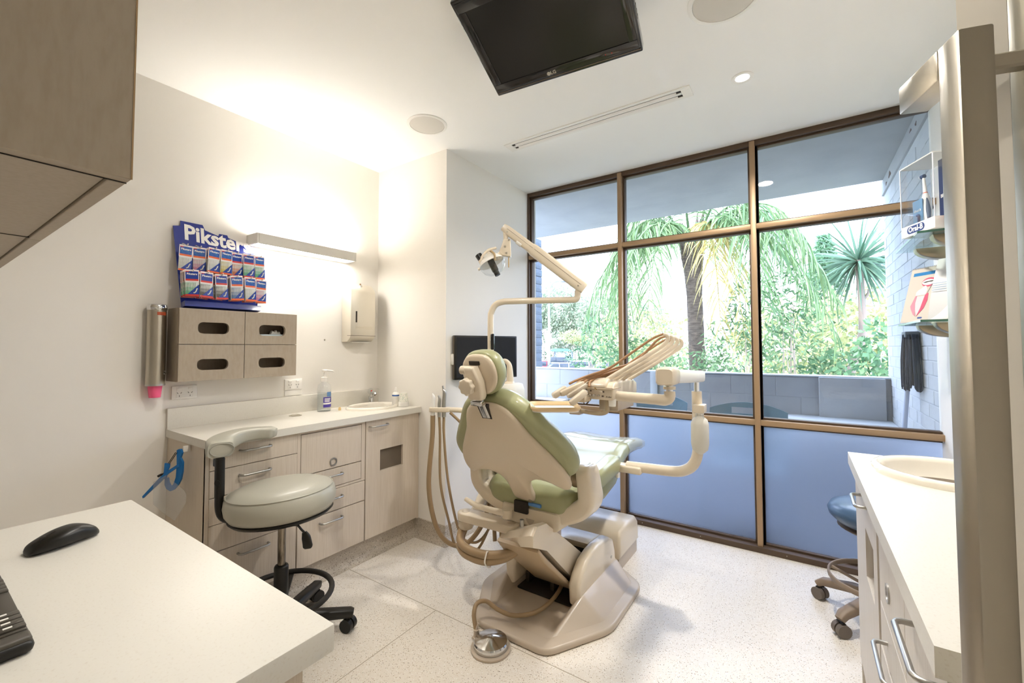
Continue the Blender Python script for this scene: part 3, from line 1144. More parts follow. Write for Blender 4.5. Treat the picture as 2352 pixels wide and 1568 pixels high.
def front(parent, name, s, y0, y1, z0, z1, xf, m, t=.018, handle=None, hole=None, lock=None, knob_name='handle'):
    """one drawer or door front on the plane x=xf facing s*X; returns the object"""
    e = .0015
    n = X * s
    if hole:
        (hy0, hy1, hz0, hz1) = hole
        g = G()
        for a, b_, c, d in ((y0 + e, hy0, z0 + e, z1 - e), (hy1, y1 - e, z0 + e, z1 - e), (hy0, hy1, z0 + e, hz0), (hy0, hy1, hz1, z1 - e)):
            g.box((min(xf, xf - s * t), a, c), (max(xf, xf - s * t), b_, d))
    else:
        g = G().box((min(xf, xf - s * t), y0 + e, z0 + e), (max(xf, xf - s * t), y1 - e, z1 - e), .0012, 1)
    o = obj(name, g, m, parent)
    if handle:
        hy0, hy1, hz = handle
        obj('handle', bar_handle(G(), (xf, hy0, hz), (xf, hy1, hz), n), SATIN, o, 60)
    if lock:
        ly, lz = lock
        M = Matrix.Translation((xf, ly, lz)) @ (Matrix.Rotation(R(90) * s, 4, 'Y'))
        obj('finger_ring', G().lathe([(.016, 0), (.024, 0), (.024, .004), (.016, .004), (.015, -.006), (0, -.008)], n=20, M=M), SATIN, o, 40)
    return o


# --- left bench: cabinet with three columns of fronts
XF = -2.26
cabl = thing('base_cabinet', 'pale wood base cabinet along the left wall below the hand basin', 'cabinet', (-2.5, 1.5, 0))
g = G().box((-2.728, .845, .12), (XF - .019, 2.158, .862))
obj('carcass', g, mat('cabinet_inside', '6E6254', .8), cabl)
obj('end_panel', G().box((-2.728, .842, .0), (XF - .004, .860, .862), .001, 1), LAM, cabl)
obj('edge_strip', G().box((XF - .018, .842, .12), (XF - .002, .856, .862)), LAM, cabl)
obj('filler_strip', G().box((XF - .019, 2.139, .12), (XF - .004, 2.158, .862)), LAM, cabl)
obj('plinth', G().box((-2.728, .86, 0), (-2.30, 2.158, .125)), SKIRT, cabl)
gk = G()
rings = [[Vector((-2.30 + a, yy, b_)) for a, b_ in [(0, 0), (.045, 0), (.03, .006), (.016, .018), (.007, .035), (.004, .06), (.004, .117), (0, .12)]] for yy in (.86, 2.158)]
gk.loft(rings)
obj('coved_kick', gk, SKIRT, cabl, 50)
rows1 = [(.752, .862), (.627, .752), (.502, .627), (.377, .502), (.252, .377), (.127, .252)]
for i, (z0, z1) in enumerate([(.752, .862), (.627, .752), (.502, .627), (.377, .502), (.127, .377)]):
    front(cabl, 'drawer', 1, .858, 1.272, z0, z1, XF, LAM, handle=(.985, 1.125, (z0 + z1) / 2 + .018 if i < 4 else .335))
obj('divider', G().box((XF - .018, 1.273, .5), (XF - .004, 1.291, .862)), LAM, cabl)
obj('divider', G().box((XF - .018, 1.680, .5), (XF - .004, 1.706, .862)), LAM, cabl)
obj('top_rail', G().box((XF - .018, 1.291, .848), (XF - .004, 1.68, .862)), LAM, cabl)
obj('mid_rail', G().box((XF - .018, 1.291, .5), (XF - .004, 1.68, .512)), LAM, cabl)
front(cabl, 'flap_door', 1, 1.292, 1.679, .622, .846, XF - .003, LAM, lock=(1.487, .659))
front(cabl, 'drawer', 1, 1.292, 1.679, .514, .620, XF - .003, LAM, handle=(1.405, 1.540, .585))
front(cabl, 'drawer', 1, 1.275, 1.704, .377, .498, XF, LAM, handle=(1.405, 1.541, .455))
front(cabl, 'drawer', 1, 1.275, 1.704, .127, .375, XF, LAM, handle=(1.405, 1.541, .333))
front(cabl, 'door', 1, 1.708, 2.137, .127, .862, XF, LAM, handle=(1.733, 1.868, .822), hole=(1.818, 2.008, .527, .662))
g = G()
for lo, hi in (((-2.42, 1.81, .50), (-2.278, 2.016, .527)), ((-2.42, 1.81, .66), (-2.278, 2.016, .68)), ((-2.44, 1.80, .5), (-2.42, 2.03, .68)), ((-2.42, 1.79, .5), (-2.278, 1.81, .68)), ((-2.42, 2.016, .5), (-2.278, 2.03, .68))):
    g.box(lo, hi)
obj('waste_chute', g, mat('chute_black', '0B0A08', .9), cabl)

wt = thing('worktop', 'white worktop with upstand along the left wall', 'worktop', (-2.48, 1.5, .862))
# slab with a round cut-out for the basin
BX, BY, BRX, BRY = -2.50, 1.945, .150, .190


def slab_with_hole(x0, x1, y0, y1, z0, z1, cx_, cy_, rx, ry, n=40, e=.004):
    g = G()
    inner = [(cx_ + rx * math.cos(2 * math.pi * i / n), cy_ + ry * math.sin(2 * math.pi * i / n)) for i in range(n)]
    outer = []
    for i in range(n):
        dx, dy = math.cos(2 * math.pi * i / n), math.sin(2 * math.pi * i / n)
        t = min([(x1 - cx_) / dx if dx > 1e-9 else 9e9, (x0 - cx_) / dx if dx < -1e-9 else 9e9, (y1 - cy_) / dy if dy > 1e-9 else 9e9, (y0 - cy_) / dy if dy < -1e-9 else 9e9])
        outer.append((cx_ + dx * t, cy_ + dy * t))
    for c in ((x0, y0), (x1, y0), (x1, y1), (x0, y1)):     # snap the nearest ray to each corner
        k = min(range(n), key=lambda i: (outer[i][0] - c[0]) ** 2 + (outer[i][1] - c[1]) ** 2)
        outer[k] = c
    vs_ = []
    for z_ in (z1, z0):
        vs_ += [(p[0], p[1], z_) for p in outer] + [(p[0], p[1], z_) for p in inner]
    fs_ = []
    for i in range(n):
        j = (i + 1) % n
        fs_ += [(i, j, n + j, n + i), (2 * n + i, 3 * n + i, 3 * n + j, 2 * n + j), (i, 2 * n + i, 2 * n + j, j), (n + i, n + j, 3 * n + j, 3 * n + i)]
    return g.add(vs_, fs_)


obj('slab', slab_with_hole(-2.728, -2.24, .834, 2.158, .862, .900, BX, BY, BRX - .025, BRY - .025), TOP, wt)
obj('upstand', G().box((-2.729, .834, .9), (-2.709, 2.158, 1.008), .002), TOP, wt)


def basin(name, label, c, rx, ry, rim, depth):
    t = thing(name, label, 'basin', (c[0], c[1], c[2]))
    prof = [(1.0, 0), (1.0, rim * .6), (.97, rim), (.92, rim * 1.05), (.87, rim * .8), (.85, rim * .3), (.82, -.01), (.74, -depth * .6), (.6, -depth * .9), (.35, -depth), (.09, -depth * 1.02), (.09, -depth * 1.08), (.37, -depth * 1.07), (.64, -depth * .97), (.80, -depth * .62), (.86, -.015), (.86, 0)]
    g = G().lathe(prof + [prof[0]], c, 48, sx=rx, sy=ry)
    obj('bowl', g, CERAM, t, 50)
    obj('waste', G().lathe([(0, -depth * 1.0), (.03, -depth * 1.0), (.034, -depth * 1.03)], c, 20), CHROME, t, 50)
    return t


bs = basin('hand_basin', 'white oval hand basin set in the left worktop', (BX, BY, .900), BRX, BRY, .018, .12)
obj('overflow_ring', G().cyl((BX - .125, BY - .045, .885), (BX - .121, BY - .045, .885), .009, n=14), mat('brass_ring', '8A6B4F', .4, .8), bs)

tap = thing('basin_tap', 'chrome basin tap with red and blue dot behind the left basin', 'tap', (-2.66, 2.05, .9))
obj('body', G().lathe([(0, 0), (.024, 0), (.024, .008), (.019, .015), (.018, .06), (0, .065)], (-2.66, 2.05, .9), 20), CHROME, tap, 50)
obj('spout', G().tube([(-2.66, 2.05, .945), (-2.63, 2.04, .985), (-2.59, 2.03, .99), (-2.57, 2.025, .975)], [.015, .014, .013, .013], 12, 5), CHROME, tap, 60)
kn = obj('lever_head', G().ball((-2.662, 2.05, .995), (.021, .021, .024)), ACRYL, tap, 60)
obj('dot', G().cyl((-2.643, 2.043, .998), (-2.640, 2.042, .999), .007, n=12), mat('red_dot', 'C8402F', .4), kn)

# --- things on the left worktop
san = thing('sanitiser_bottle', 'clear pump bottle with purple label beside the left basin', 'bottle', (-2.63, 1.655, .9))
PURP = mat('purple_label', '4B3E9C', .5)
obj('bottle', G().lathe([(0, 0), (.040, 0), (.042, .006), (.042, .15), (.036, .175), (.02, .19), (.018, .2)], (-2.63, 1.655, .9), 28), CLEARP, san, 50)
obj('liquid', G().lathe([(0, .003), (.038, .003), (.039, .008), (.039, .12), (0, .12)], (-2.63, 1.655, .9), 28), clear_mat('gel', (.93, .95, .95), .04, .3), san, 50)
obj('collar', G().lathe([(.021, .195), (.022, .2), (.022, .222), (.012, .226), (.009, .24)], (-2.63, 1.655, .9), 20), WHITE, san, 50)
obj('pump', G().tube([(-2.63, 1.655, 1.13), (-2.63, 1.655, 1.163)], .006, 10).box((-2.643, 1.642, 1.16), (-2.612, 1.668, 1.174), .004).tube([(-2.62, 1.66, 1.168), (-2.60, 1.685, 1.166), (-2.592, 1.698, 1.160)], [.006, .005, .004], 8, 3), WHITE, san, 50)


def wrap_label(c, r, a0, a1, z0, z1, n=10):
    g = G()
    v1 = []
    for i in range(n + 1):
        a = R(a0 + (a1 - a0) * i / n)
        for rr in (r, r + .0006):
            for z_ in (z0, z1):
                v1.append((c[0] + rr * math.cos(a), c[1] + rr * math.sin(a), c[2] + z_))
    f = []
    for i in range(n):
        o = i * 4
        f += [(o + 2, o + 3, o + 7, o + 6), (o, o + 4, o + 5, o + 1), (o + 1, o + 5, o + 7, o + 3), (o, o + 2, o + 6, o + 4)]
    f += [(0, 1, 3, 2), (n * 4, n * 4 + 2, n * 4 + 3, n * 4 + 1)]
    return g.add(v1, f)


sc_ = (-2.63, 1.655, .9)
obj('label_panel', wrap_label(sc_, .0422, -38, 55, .028, .095), PURP, san)
obj('label_panel', wrap_label(sc_, .0430, -38, 55, .048, .058), WHITE, san)
obj('label_shield', wrap_label(sc_, .0424, -8, 45, .098, .128), mat('label_blue', '5F86B5', .5), san)
g = G()
for z_ in (.064, .073, .082):
    g.f and None
    g2 = wrap_label(sc_, .0430, -28, 20 + 300 * (z_ - .064), z_, z_ + .005, 6)
    g.add(g2.v, g2.f)
obj('label_print', g, WHITE, san)

sp = thing('spray_bottle', 'small white bottle with blue band right of the basin tap', 'bottle', (-2.45, 2.105, .9))
sb = (-2.45, 2.105, .9)
obj('bottle', G().lathe([(0, 0), (.024, 0), (.025, .004), (.025, .075), (.02, .092), (.011, .098)], sb, 24), WHITE, sp, 50)
obj('nozzle', G().lathe([(.011, .097), (.011, .112), (.007, .115), (.006, .13), (0, .131)], sb, 16), WHITE, sp, 50)
obj('band', wrap_label(sb, .0251, -130, 40, .068, .078), mat('band_blue', '2F5FA8', .5), sp)
obj('label_panel', wrap_label(sb, .0251, -120, 20, .012, .062), PAPER, sp)

cups = thing('paper_cup_stack', 'stack of upturned patterned paper cups at the basin end', 'cup stack', (-2.36, 2.10, .9))
CUP = mat('paper_cup', 'E6E3D8', .7, var=(160, 'B9C4B8', (1, 1, 1), .5, .6))
obj('cup', G().lathe([(0, .095), (.024, .095), (.034, .034), (.036, .034)], (-2.36, 2.10, .9), 24), CUP, cups, 40)
for k in range(5):
    obj('cup', G().lathe([(.0345, .034 - k * .0065), (.0365, .034 - k * .0065), (.0365, .0285 - k * .0065), (.0345, .0285 - k * .0065)], (-2.36, 2.10, .9), 24), WHITE, cups, 40)
single('cork_stopper', G().lathe([(0, 0), (.009, 0), (.009, .012), (.006, .02), (0, .021)], (-2.575, 1.735, .9), 14), mat('cork', 'D9BC84', .7), 'tiny tan stopper between pump bottle and basin', 'stopper', (-2.575, 1.735, .9))
single('worktop_grommet', G().lathe([(.028, 0), (.036, 0), (.036, .003), (.028, .004), (.026, .001), (0, .001)], (-2.60, 1.445, .9), 28), STEEL, 'round steel cable grommet in the left worktop', 'grommet', (-2.60, 1.445, .9))

# --- things on the left wall
wb_ = thing('glove_box_holder', 'taupe wall box of four compartments with oval openings', 'wall cabinet', (-2.655, 1.135, 1.148))
FX = -2.58
g = G()
y0, y1, ym, z0, z1, zm = .830, 1.435, 1.137, 1.150, 1.525, 1.339
for lo, hi in (((-2.73, y0, z0), (FX - .018, y0 + .016, z1)), ((-2.73, y1 - .016, z0), (FX - .018, y1, z1)), ((-2.73, ym - .008, z0), (FX - .018, ym + .008, z1)), ((-2.722, y0 + .016, z0), (FX - .018, ym - .008, z0 + .016)), ((-2.722, ym + .008, z0), (FX - .018, y1 - .016, z0 + .016)), ((-2.722, y0 + .016, z1 - .016), (FX - .018, ym - .008, z1)), ((-2.722, ym + .008, z1 - .016), (FX - .018, y1 - .016, z1)), ((-2.722, y0 + .016, zm - .008), (FX - .018, ym - .008, zm + .008)), ((-2.722, ym + .008, zm - .008), (FX - .018, y1 - .016, zm + .008)), ((-2.729, y0 + .016, z0), (-2.722, ym - .008, z1)), ((-2.729, ym + .008, z0), (-2.722, y1 - .016, z1))):
    g.box(lo, hi)
obj('carcass', g, TAUPE, wb_)


def holed_front(parent, a, b_, c, d, hy0, hy1, hz0, hz1):
    e = .0015
    n = 20
    inner = [((hy0 + hy1) / 2 + p[0], (hz0 + hz1) / 2 + p[1]) for p in rrect(hy1 - hy0, hz1 - hz0, .024, 5)]
    cyy, czz = (hy0 + hy1) / 2, (hz0 + hz1) / 2
    outer = []
    for (py, pz) in inner:
        dy, dz = py - cyy, pz - czz
        t = min([(b_ - e - cyy) / dy if dy > 1e-6 else 9e9, (a + e - cyy) / dy if dy < -1e-6 else 9e9, (d - e - czz) / dz if dz > 1e-6 else 9e9, (c + e - czz) / dz if dz < -1e-6 else 9e9])
        outer.append((cyy + dy * t, czz + dz * t))
    for q in ((a + e, c + e), (b_ - e, c + e), (b_ - e, d - e), (a + e, d - e)):
        k = min(range(len(outer)), key=lambda i: (outer[i][0] - q[0]) ** 2 + (outer[i][1] - q[1]) ** 2)
        outer[k] = q
    n = len(inner)
    vs_, fs_ = [], []
    for x_ in (FX, FX - .018):
        vs_ += [(x_, p[0], p[1]) for p in outer] + [(x_, p[0], p[1]) for p in inner]
    for i in range(n):
        j = (i + 1) % n
        fs_ += [(i, j, n + j, n + i), (2 * n + i, 3 * n + i, 3 * n + j, 2 * n + j), (i, 2 * n + i, 2 * n + j, j), (n + i, n + j, 3 * n + j, 3 * n + i)]
    return obj('front_panel', G().add(vs_, fs_), TAUPE, parent)


holed_front(wb_, y0, ym, zm, z1, .912, 1.057, 1.395, 1.455)
holed_front(wb_, ym, y1, zm, z1, 1.213, 1.364, 1.390, 1.453)
holed_front(wb_, y0, ym, z0, zm, .912, 1.057, 1.205, 1.262)
holed_front(wb_, ym, y1, z0, zm, 1.213, 1.364, 1.205, 1.262)
single('glove_box', G().box((-2.715, 1.16, 1.349), (-2.61, 1.42, 1.40), .004), mat('pale_box', 'C9D6DA', .6), 'pale glove box inside the top right compartment', 'box', (-2.66, 1.29, 1.349))
single('tissue_tuft', G().prism([(-.03, 0), (.03, 0), (.024, .018), (.012, .012), (.004, .026), (-.008, .014), (-.02, .022)], (-2.645, 1.335, 1.401), Y, Z, X, -.012, .012, .004), PAPER, 'white tissue poking out in the top right compartment', 'tissue', (-2.645, 1.335, 1.401))
single('paper_sheets', G().box((-2.70, .95, 1.168), (-2.61, 1.09, 1.178)), PAPER, 'thin stack of sheets inside the bottom left compartment', 'paper', (-2.65, 1.0, 1.168))

# cup dispenser: steel tube on the wall with a pink cup in its mouth
cd_ = thing('cup_dispenser', 'tall brushed steel tube dispenser left of the taupe wall box', 'cup dispenser', (-2.685, .772, 1.135))
cdo = (-2.687, .772, 1.135)
obj('tube', G().lathe([(.034, 0), (.039, 0), (.039, .395), (.034, .395)], cdo, 32), STEEL, cd_, 50)
obj('cap', G().lathe([(.0385, .375), (.041, .378), (.041, .40), (.036, .405), (0, .405)], cdo, 32), CHROME, cd_, 50)
obj('mouth_ring', G().lathe([(.030, -.003), (.040, -.003), (.040, .006), (.03, .006)], cdo, 32), SATIN, cd_, 50)
obj('wall_bracket', G().box((-2.73, .755, 1.2), (-2.72, .79, 1.5)), SATIN, cd_)
for dz in (.055, .068):
    obj('screw', G().cyl((-2.658, .800, 1.135 + dz), (-2.656, .802, 1.135 + dz), .004, n=8), CHROME, cd_)
obj('badge', wrap_label(cdo, .0392, -15, 45, .350, .366), mat('red_mark', 'B4502E', .5), cd_)
single('pink_cup', G().lathe([(0, -.062), (.022, -.062), (.0235, -.062), (.031, .01), (.0295, .01), (.0215, -.058)], cdo, 28), PINK, 'pink paper cup in the mouth of the steel dispenser', 'cup', cdo)


def outlet(label, yc, zc, x=-2.73, w=.114, h=.07):
    t = thing('power_outlet', label, 'power outlet', (x, yc, zc), 'double power outlets')
    obj('plate', G().box((x, yc - w / 2, zc - h / 2), (x + .009, yc + w / 2, zc + h / 2), .003), WHITE, t)
    obj('insert', G().box((x + .008, yc - w * .33, zc - h * .40), (x + .0105, yc + w * .33, zc + h * .40), .001, 1), WHITE, t)
    for s_ in (-1, 1):
        obj('rocker_switch', G().box((x + .009, yc + s_ * .024 - .009, zc + .014), (x + .014, yc + s_ * .024 + .009, zc + .026), .002), WHITE, t)
        g = G()
        for dy, dz, a in ((-.008, -.002, 35), (.008, -.002, -35), (0, -.018, 0)):
            M = Matrix.Translation((x + .0108, yc + s_ * .024 + dy, zc + dz)) @ Matrix.Rotation(R(a), 4, 'X')
            g.box((-.0006, -.001, -.004), (.0006, .001, .004), 0, 1, M)
        obj('socket_slots', g, GAP, t)
    return t


outlet('double power outlet under the left end of the taupe wall box', .909, 1.085)
outlet('double power outlet just right of the taupe wall box', 1.498, 1.083)
obj('blank_plate', G().box((-2.73, 1.443, 1.012), (-2.724, 1.555, 1.046), .002), WHITE, bpy.data.objects['power_outlet.001'])

# wall light
wl_ = thing('wall_light', 'long white box wall light glowing above the left bench', 'wall light', (-2.66, 1.55, 1.94))
M = None
g = G()
for lo, hi in (((-2.729, 1.20, 1.93), (-2.60, 1.212, 1.992)), ((-2.729, 1.858, 1.93), (-2.60, 1.87, 1.992)), ((-2.612, 1.2125, 1.93), (-2.60, 1.8575, 1.992)), ((-2.729, 1.2125, 1.93), (-2.70, 1.8575, 1.985)), ((-2.6995, 1.2125, 1.948), (-2.66, 1.8575, 1.991))):
    g.box(lo, hi, .002, 1)
obj('housing', g, mat('light_housing', 'D7D3CB', .5), wl_)
DIFF = emit_mat('lit_diffuser', (1.0, .95, .88), 8.5)
UPL = emit_mat('lit_top_diffuser', (1.0, .95, .88), 19.0)
obj('diffuser', G().box((-2.70, 1.212, 1.938), (-2.612, 1.858, 1.946), .001), DIFF, wl_)
obj('top_diffuser', G().box((-2.66, 1.22, 1.982), (-2.613, 1.85, 1.987), .001), UPL, wl_)

# paper towel dispenser
td = thing('paper_towel_dispenser', 'brushed steel paper towel dispenser in the left alcove', 'dispenser', (-2.675, 1.95, 1.36))
prof = [(-2.73, 1.785), (-2.685, 1.785), (-2.665, 1.775), (-2.63, 1.742), (-2.622, 1.72), (-2.622, 1.405), (-2.63, 1.39), (-2.665, 1.36), (-2.73, 1.36)]
g = G().prism([(p[0], p[1]) for p in prof], (0, 0, 0), X, Z, Y, 1.845, 2.055, .006, 2)
obj('body', g, mat('towel_steel', 'DDD6C8', .36, .6, bump=(160, .04, (1, .06, 1))), td, 40)
obj('seam_line', G().box((-2.66, 1.8435, 1.404), (-2.6205, 2.0565, 1.4065)), TAUPE_D, td)
obj('slot', G().box((-2.6225, 1.885, 1.50), (-2.6205, 1.897, 1.58), .0005, 1), GAP, td)
obj('lock', G().cyl((-2.66, 1.945, 1.762), (-2.645, 1.945, 1.768), .009, n=14), CHROME, td)
obj('keyhole_tab', G().cyl((-2.668, 1.952, 1.782), (-2.664, 1.952, 1.784), .006, n=12), mat('copper_dot', '9A7A5C', .4, .7), td)
for z_ in (1.47, 1.462, 1.454):
    obj('vent_rib', G().box((-2.6225, 1.885, z_ - .0015), (-2.6208, 2.03, z_ + .0015), .0005, 1), mat('towel_rib', 'D9CFBC', .3, .8), td)
obj('paper_edge', G().box((-2.70, 1.87, 1.356), (-2.64, 2.03, 1.3605)), PAPER, td)
# old screw plugs left in the wall
for yy, zz in ((1.505, 1.375), (1.715, 1.375)):
    single('wall_plug', G().cyl((-2.731, yy, zz), (-2.726, yy, zz), .005, n=10), STEEL, 'small bare screw in the wall %s' % ('beside the taupe wall box' if yy < 1.6 else 'midway to the towel dispenser'), 'screw', (-2.73, yy, zz))

# --- interdental brush display
ds = thing('brush_display_stand', 'blue counter display board lettered Piksters on top of the taupe wall box', 'display stand', (-2.66, 1.04, 1.525))
DO, DU = Vector((-2.628, 1.04, 1.527)), Y
DV = Vector((-.075, .0, .40)).normalized()
DN = DU.cross(DV)
out = [(-.185, 0), (.185, 0), (.205, .395), (.19, .398), (.10, .418), (.055, .430), (.05, .445), (.01, .445), (.005, .43), (-.06, .45), (-.07, .478), (-.125, .478), (-.172, .478), (-.172, .45), (-.205, .442)]
obj('board', G().prism(out, DO, DU, DV, DN, -.006, 0), NAVY, ds)
obj('foot_tray', G().prism([(-.185, 0), (.185, 0), (.185, .028), (-.185, .028)], DO, DU, DV, DN, 0, .045), NAVY, ds)
obj('lettering', textg('Piksters', .118, DO + DU * .005 + DV * .405, DU - DV * .06, DV, .001, bold=.0035, sx=.88), WHITE, ds)

PK = {}
HDR = mat('packet_header', '2B4FA8', .25, coat=.5, var=(260, '2A7FB8', (1, 1, 1), .5, .62))
HDR2 = mat('packet_header_dark', '20409A', .25, coat=.5)
REDS = mat('packet_red', 'CF3A33', .3, coat=.4)
ORNG = mat('packet_orange', 'E8672F', .3, coat=.4)
BORD = mat('packet_border', 'F0E4E2', .3, coat=.3)
POUCH = clear_mat('packet_pouch', (.92, .95, .97), .08, .5, rough=.08, diff=.12)
TINTS = {'green': '55B98A', 'pink': 'D26FA0', 'yellow': 'D8C45A', 'black': '4A453E', 'white': 'D8D8D2', 'orange': 'D8763A', 'blue': '3F78B8'}


def packet(tint, dark, letter):
    """one packet hanging in the local plane (y right, z up, x out), hook hole at its top"""
    key = (tint, dark, letter)
    if key in PK:
        return copy_tree(PK[key])
    t = thing('brush_packet', 'x', 'packet')
    obj('header_card', G().box((0, -.029, -.055), (.0012, .029, .006), 0), BORD, t)
    obj('header_print', G().box((.0012, -.026, -.050), (.0016, .026, -.002), 0), HDR2 if dark else HDR, t)
    obj('header_stripe', G().box((.0016, -.026, -.050), (.0019, .026, -.041), 0), REDS if dark else ORNG, t)
    obj('header_tab', G().box((.0016, -.026, -.006), (.0019, -.012, -.002), 0), REDS, t)
    if letter:
        obj('lettering', textg('Piksters', .0135, (.0019, 0, -.016), Y, Z, .0003, bold=.0004), WHITE, t)
    obj('backing_card', G().box((0, -.028, -.128), (.001, .028, -.055), 0), mat('packet_back', 'D5DAD8', .5), t)
    g = G()
    for k in range(7):
        g.cyl((.003, -.024 + k * .0065, -.118), (.003, -.024 + k * .0065, -.060), .0022, n=6)
    obj('brush', g, mat('brush_' + tint, TINTS[tint], .35, var=(22, 'E8E8E4', (.1, .1, 1), .45, .6)), t, 60)['kind'] = 'stuff'
    obj('label_triangle', G().prism([(.028, -.068), (.028, -.122), (-.022, -.122)], (0, 0, 0), Y, Z, X, .0055, .006), HDR2, t)
    obj('brush_picture', G().tube([(.0064, .004, -.112), (.0064, .012, -.108), (.0064, .016, -.098), (.0064, .020, -.088)], .0028, 6, 3), PAPER, t, 60)
    obj('bottom_stripe', G().box((.0055, -.028, -.128), (.0061, .028, -.119), 0), REDS if dark else ORNG, t)
    PK[key] = t
    return t


rp = random.Random(3)
ords = ['first', 'second', 'third', 'fourth', 'fifth', 'sixth', 'seventh']
HOOKM = mat('display_hook', 'E6DDD2', .4)
top_row = [('white', 0, 1), ('pink', 0, 1), ('white', 0, 4), ('yellow', 0, 4), ('orange', 1, 2), ('green', 1, 3), ('green', 0, 3)]
low_row = [('green', 1, 6), ('black', 1, 5), ('black', 1, 4), ('blue', 0, 5), ('white', 0, 5), ('pink', 0, 3)]
for row, (lst, vz) in enumerate(((top_row, .315), (low_row, .172))):
    nn = len(lst)
    for k, (tint, dark, cnt) in enumerate(lst):
        yy = -.172 + .352 * k / (nn - 1)
        base = DO + DU * yy + DV * vz
        ln = .06 + .0105 * cnt
        obj('hook', G().tube([base + DN * 0 + Z * .03, base + DN * .012 + Z * .03, base + X * ln + Z * .012, base + X * (ln + .012) + Z * .02], .0028, 8, 2, smooth=False), HOOKM, ds, 60)
        for j in range(cnt):
            fr = j == cnt - 1
            p = packet(tint, dark, fr)
            p.location = base + X * (ln - .012 * (cnt - j)) + Z * (.010 + .001 * j)
            p.rotation_euler = (R(rp.uniform(-4, 4) + (5 if row and 3 <= k <= 4 else 0)), R(rp.uniform(-2, 4)), R(rp.uniform(-9, 9) + (-10 if row and k < 1 else 0)))
            rown = 'top' if row == 0 else 'bottom'
            pos = 'last' if k == nn - 1 else ords[k]
            if fr:
                tag(p, 'front brush packet on the %s hook of the display\'s %s row' % (pos, rown), 'packet', 'interdental brush packets')
            else:
                tag(p, 'brush packet hanging behind the front one, %s hook of the %s row' % (pos, rown), 'packet', 'brush packets behind, %s row %s hook' % (rown, pos))

# --- face shield hanging on the end of the bench
fs = thing('face_shield', 'clear face shield with blue frame hanging on the left bench end', 'face shield', (-2.45, .80, .82))
SO, SD = Vector((-2.49, .763, 0)), Vector((.80, .60, 0))
SN = Vector((.60, -.80, 0))
obj('hook', G().box((-2.437, .812, .828), (-2.428, .842, .856), .002), WHITE, fs)


def sh(poly, t0, t1): return G().prism(poly, SO, SD, Z, SN, t0, t1)


obj('strap', sh([(.055, .84), (.063, .845), (.072, .844), (.079, .826), (.072, .805), (.083, .782), (.082, .739), (.076, .702), (.065, .679), (.045, .655), (.03, .650), (.013, .661), (.004, .68), (.004, .709), (.016, .712), (.020, .69), (.028, .675), (.036, .672), (.044, .684), (.054, .714), (.057, .771)], -.004, .008), BLUE_P, fs)
obj('strap', sh([(.008, .783), (.03, .78), (.029, .763), (.018, .74), (.016, .712), (.004, .709), (.005, .737)], .010, .016), BLUE_P, fs)
obj('visor_rim', sh([(.074, .779), (.077, .768), (.03, .734), (.0, .70), (-.062, .641), (-.075, .627), (-.078, .636), (-.008, .715), (.024, .746)], .018, .03), BLUE_P, fs)


def sp3(a, b_, n_=.012): return SO + SD * a + Z * b_ + SN * n_


obj('cord', G().tube([sp3(.053, .831), sp3(.021, .78)], .0016, 6).tube([sp3(.060, .831), sp3(.027, .78)], .0016, 6).tube([sp3(.008, .745), sp3(-.003, .73)], .0016, 6), BLACK, fs)
obj('toggle', G().tube([sp3(-.002, .732), sp3(-.010, .728), sp3(-.022, .722)], [.004, .006, .006], 8, 2), BLACK, fs)
V_, F_ = [], []
left_ = [(-.028, .702), (-.027, .65), (-.025, .601), (.0, .575), (.021, .559), (.045, .54), (.072, .524)]
right_ = [(.027, .732), (.052, .712), (.078, .69), (.105, .668), (.118, .655), (.121, .63), (.119, .605)]
obj('visor', sh([(-.028, .702), (.027, .732), (.078, .69), (.112, .660), (.121, .64), (.121, .606), (.098, .565), (.072, .524), (.021, .559), (-.025, .601)], .032, .0335), CLEARP, fs, None)

# ------------------------------------------------------------------ near desk (bottom left) and wall cabinet (top left)
dk = thing('desk', 'white-topped desk in the lower left foreground', 'desk', (-1.08, 0, 0))
obj('top', G().box((-1.558, -.45, .858), (-.602, .403, .9), .004, 2), TOP, dk)
obj('side_panel', G().box((-.66, -.43, 0), (-.642, .375, .858)), LAM, dk)
obj('side_panel', G().box((-1.53, -.43, 0), (-1.512, .375, .858)), LAM, dk)
obj('back_panel', G().box((-1.512, .33, .12), (-.66, .348, .858)), LAM, dk)

ms = thing('computer_mouse', 'black wireless mouse on the white desk', 'mouse', (-1.325, .231, .9))
MA = math.atan2(.11, -.028)
T = Matrix.Translation((-1.325, .231, .9)) @ Matrix.Rotation(MA, 4, 'Z')
prof = [(-.056, .010, .018), (-.050, .018, .026), (-.035, .025, .033), (-.010, .033, .038), (.015, .036, .034), (.035, .030, .030), (.048, .022, .024), (.056, .012, .014)]
fine = []
for i in range(len(prof) - 1):
    p0, p1, p2, p3 = [Vector(prof[min(max(i + d, 0), len(prof) - 1)]) for d in (-1, 0, 1, 2)]
    for k in range(5):
        t = k / 5
        fine.append(tuple(.5 * ((2 * p1) + (p2 - p0) * t + (2 * p0 - 5 * p1 + 4 * p2 - p3) * t * t + (3 * p1 - p0 - 3 * p2 + p3) * t ** 3)))
fine.append(prof[-1])
fine = [(-.0585, .005, .008)] + fine + [(.0585, .005, .006)]
rings = []
for x_, h_, w_ in fine:
    rg = []
    for i in range(28):
        a = 2 * math.pi * i / 28
        yv = math.copysign(abs(math.cos(a)) ** .75, math.cos(a)) * w_ * .85
        zv = .5 * h_ + math.copysign(abs(math.sin(a)) ** .75, math.sin(a)) * .5 * h_ + .001
        rg.append(T @ Vector((x_, yv, zv)))
    rings.append(rg)
obj('shell', G().loft(rings), BLACK, ms, 60)
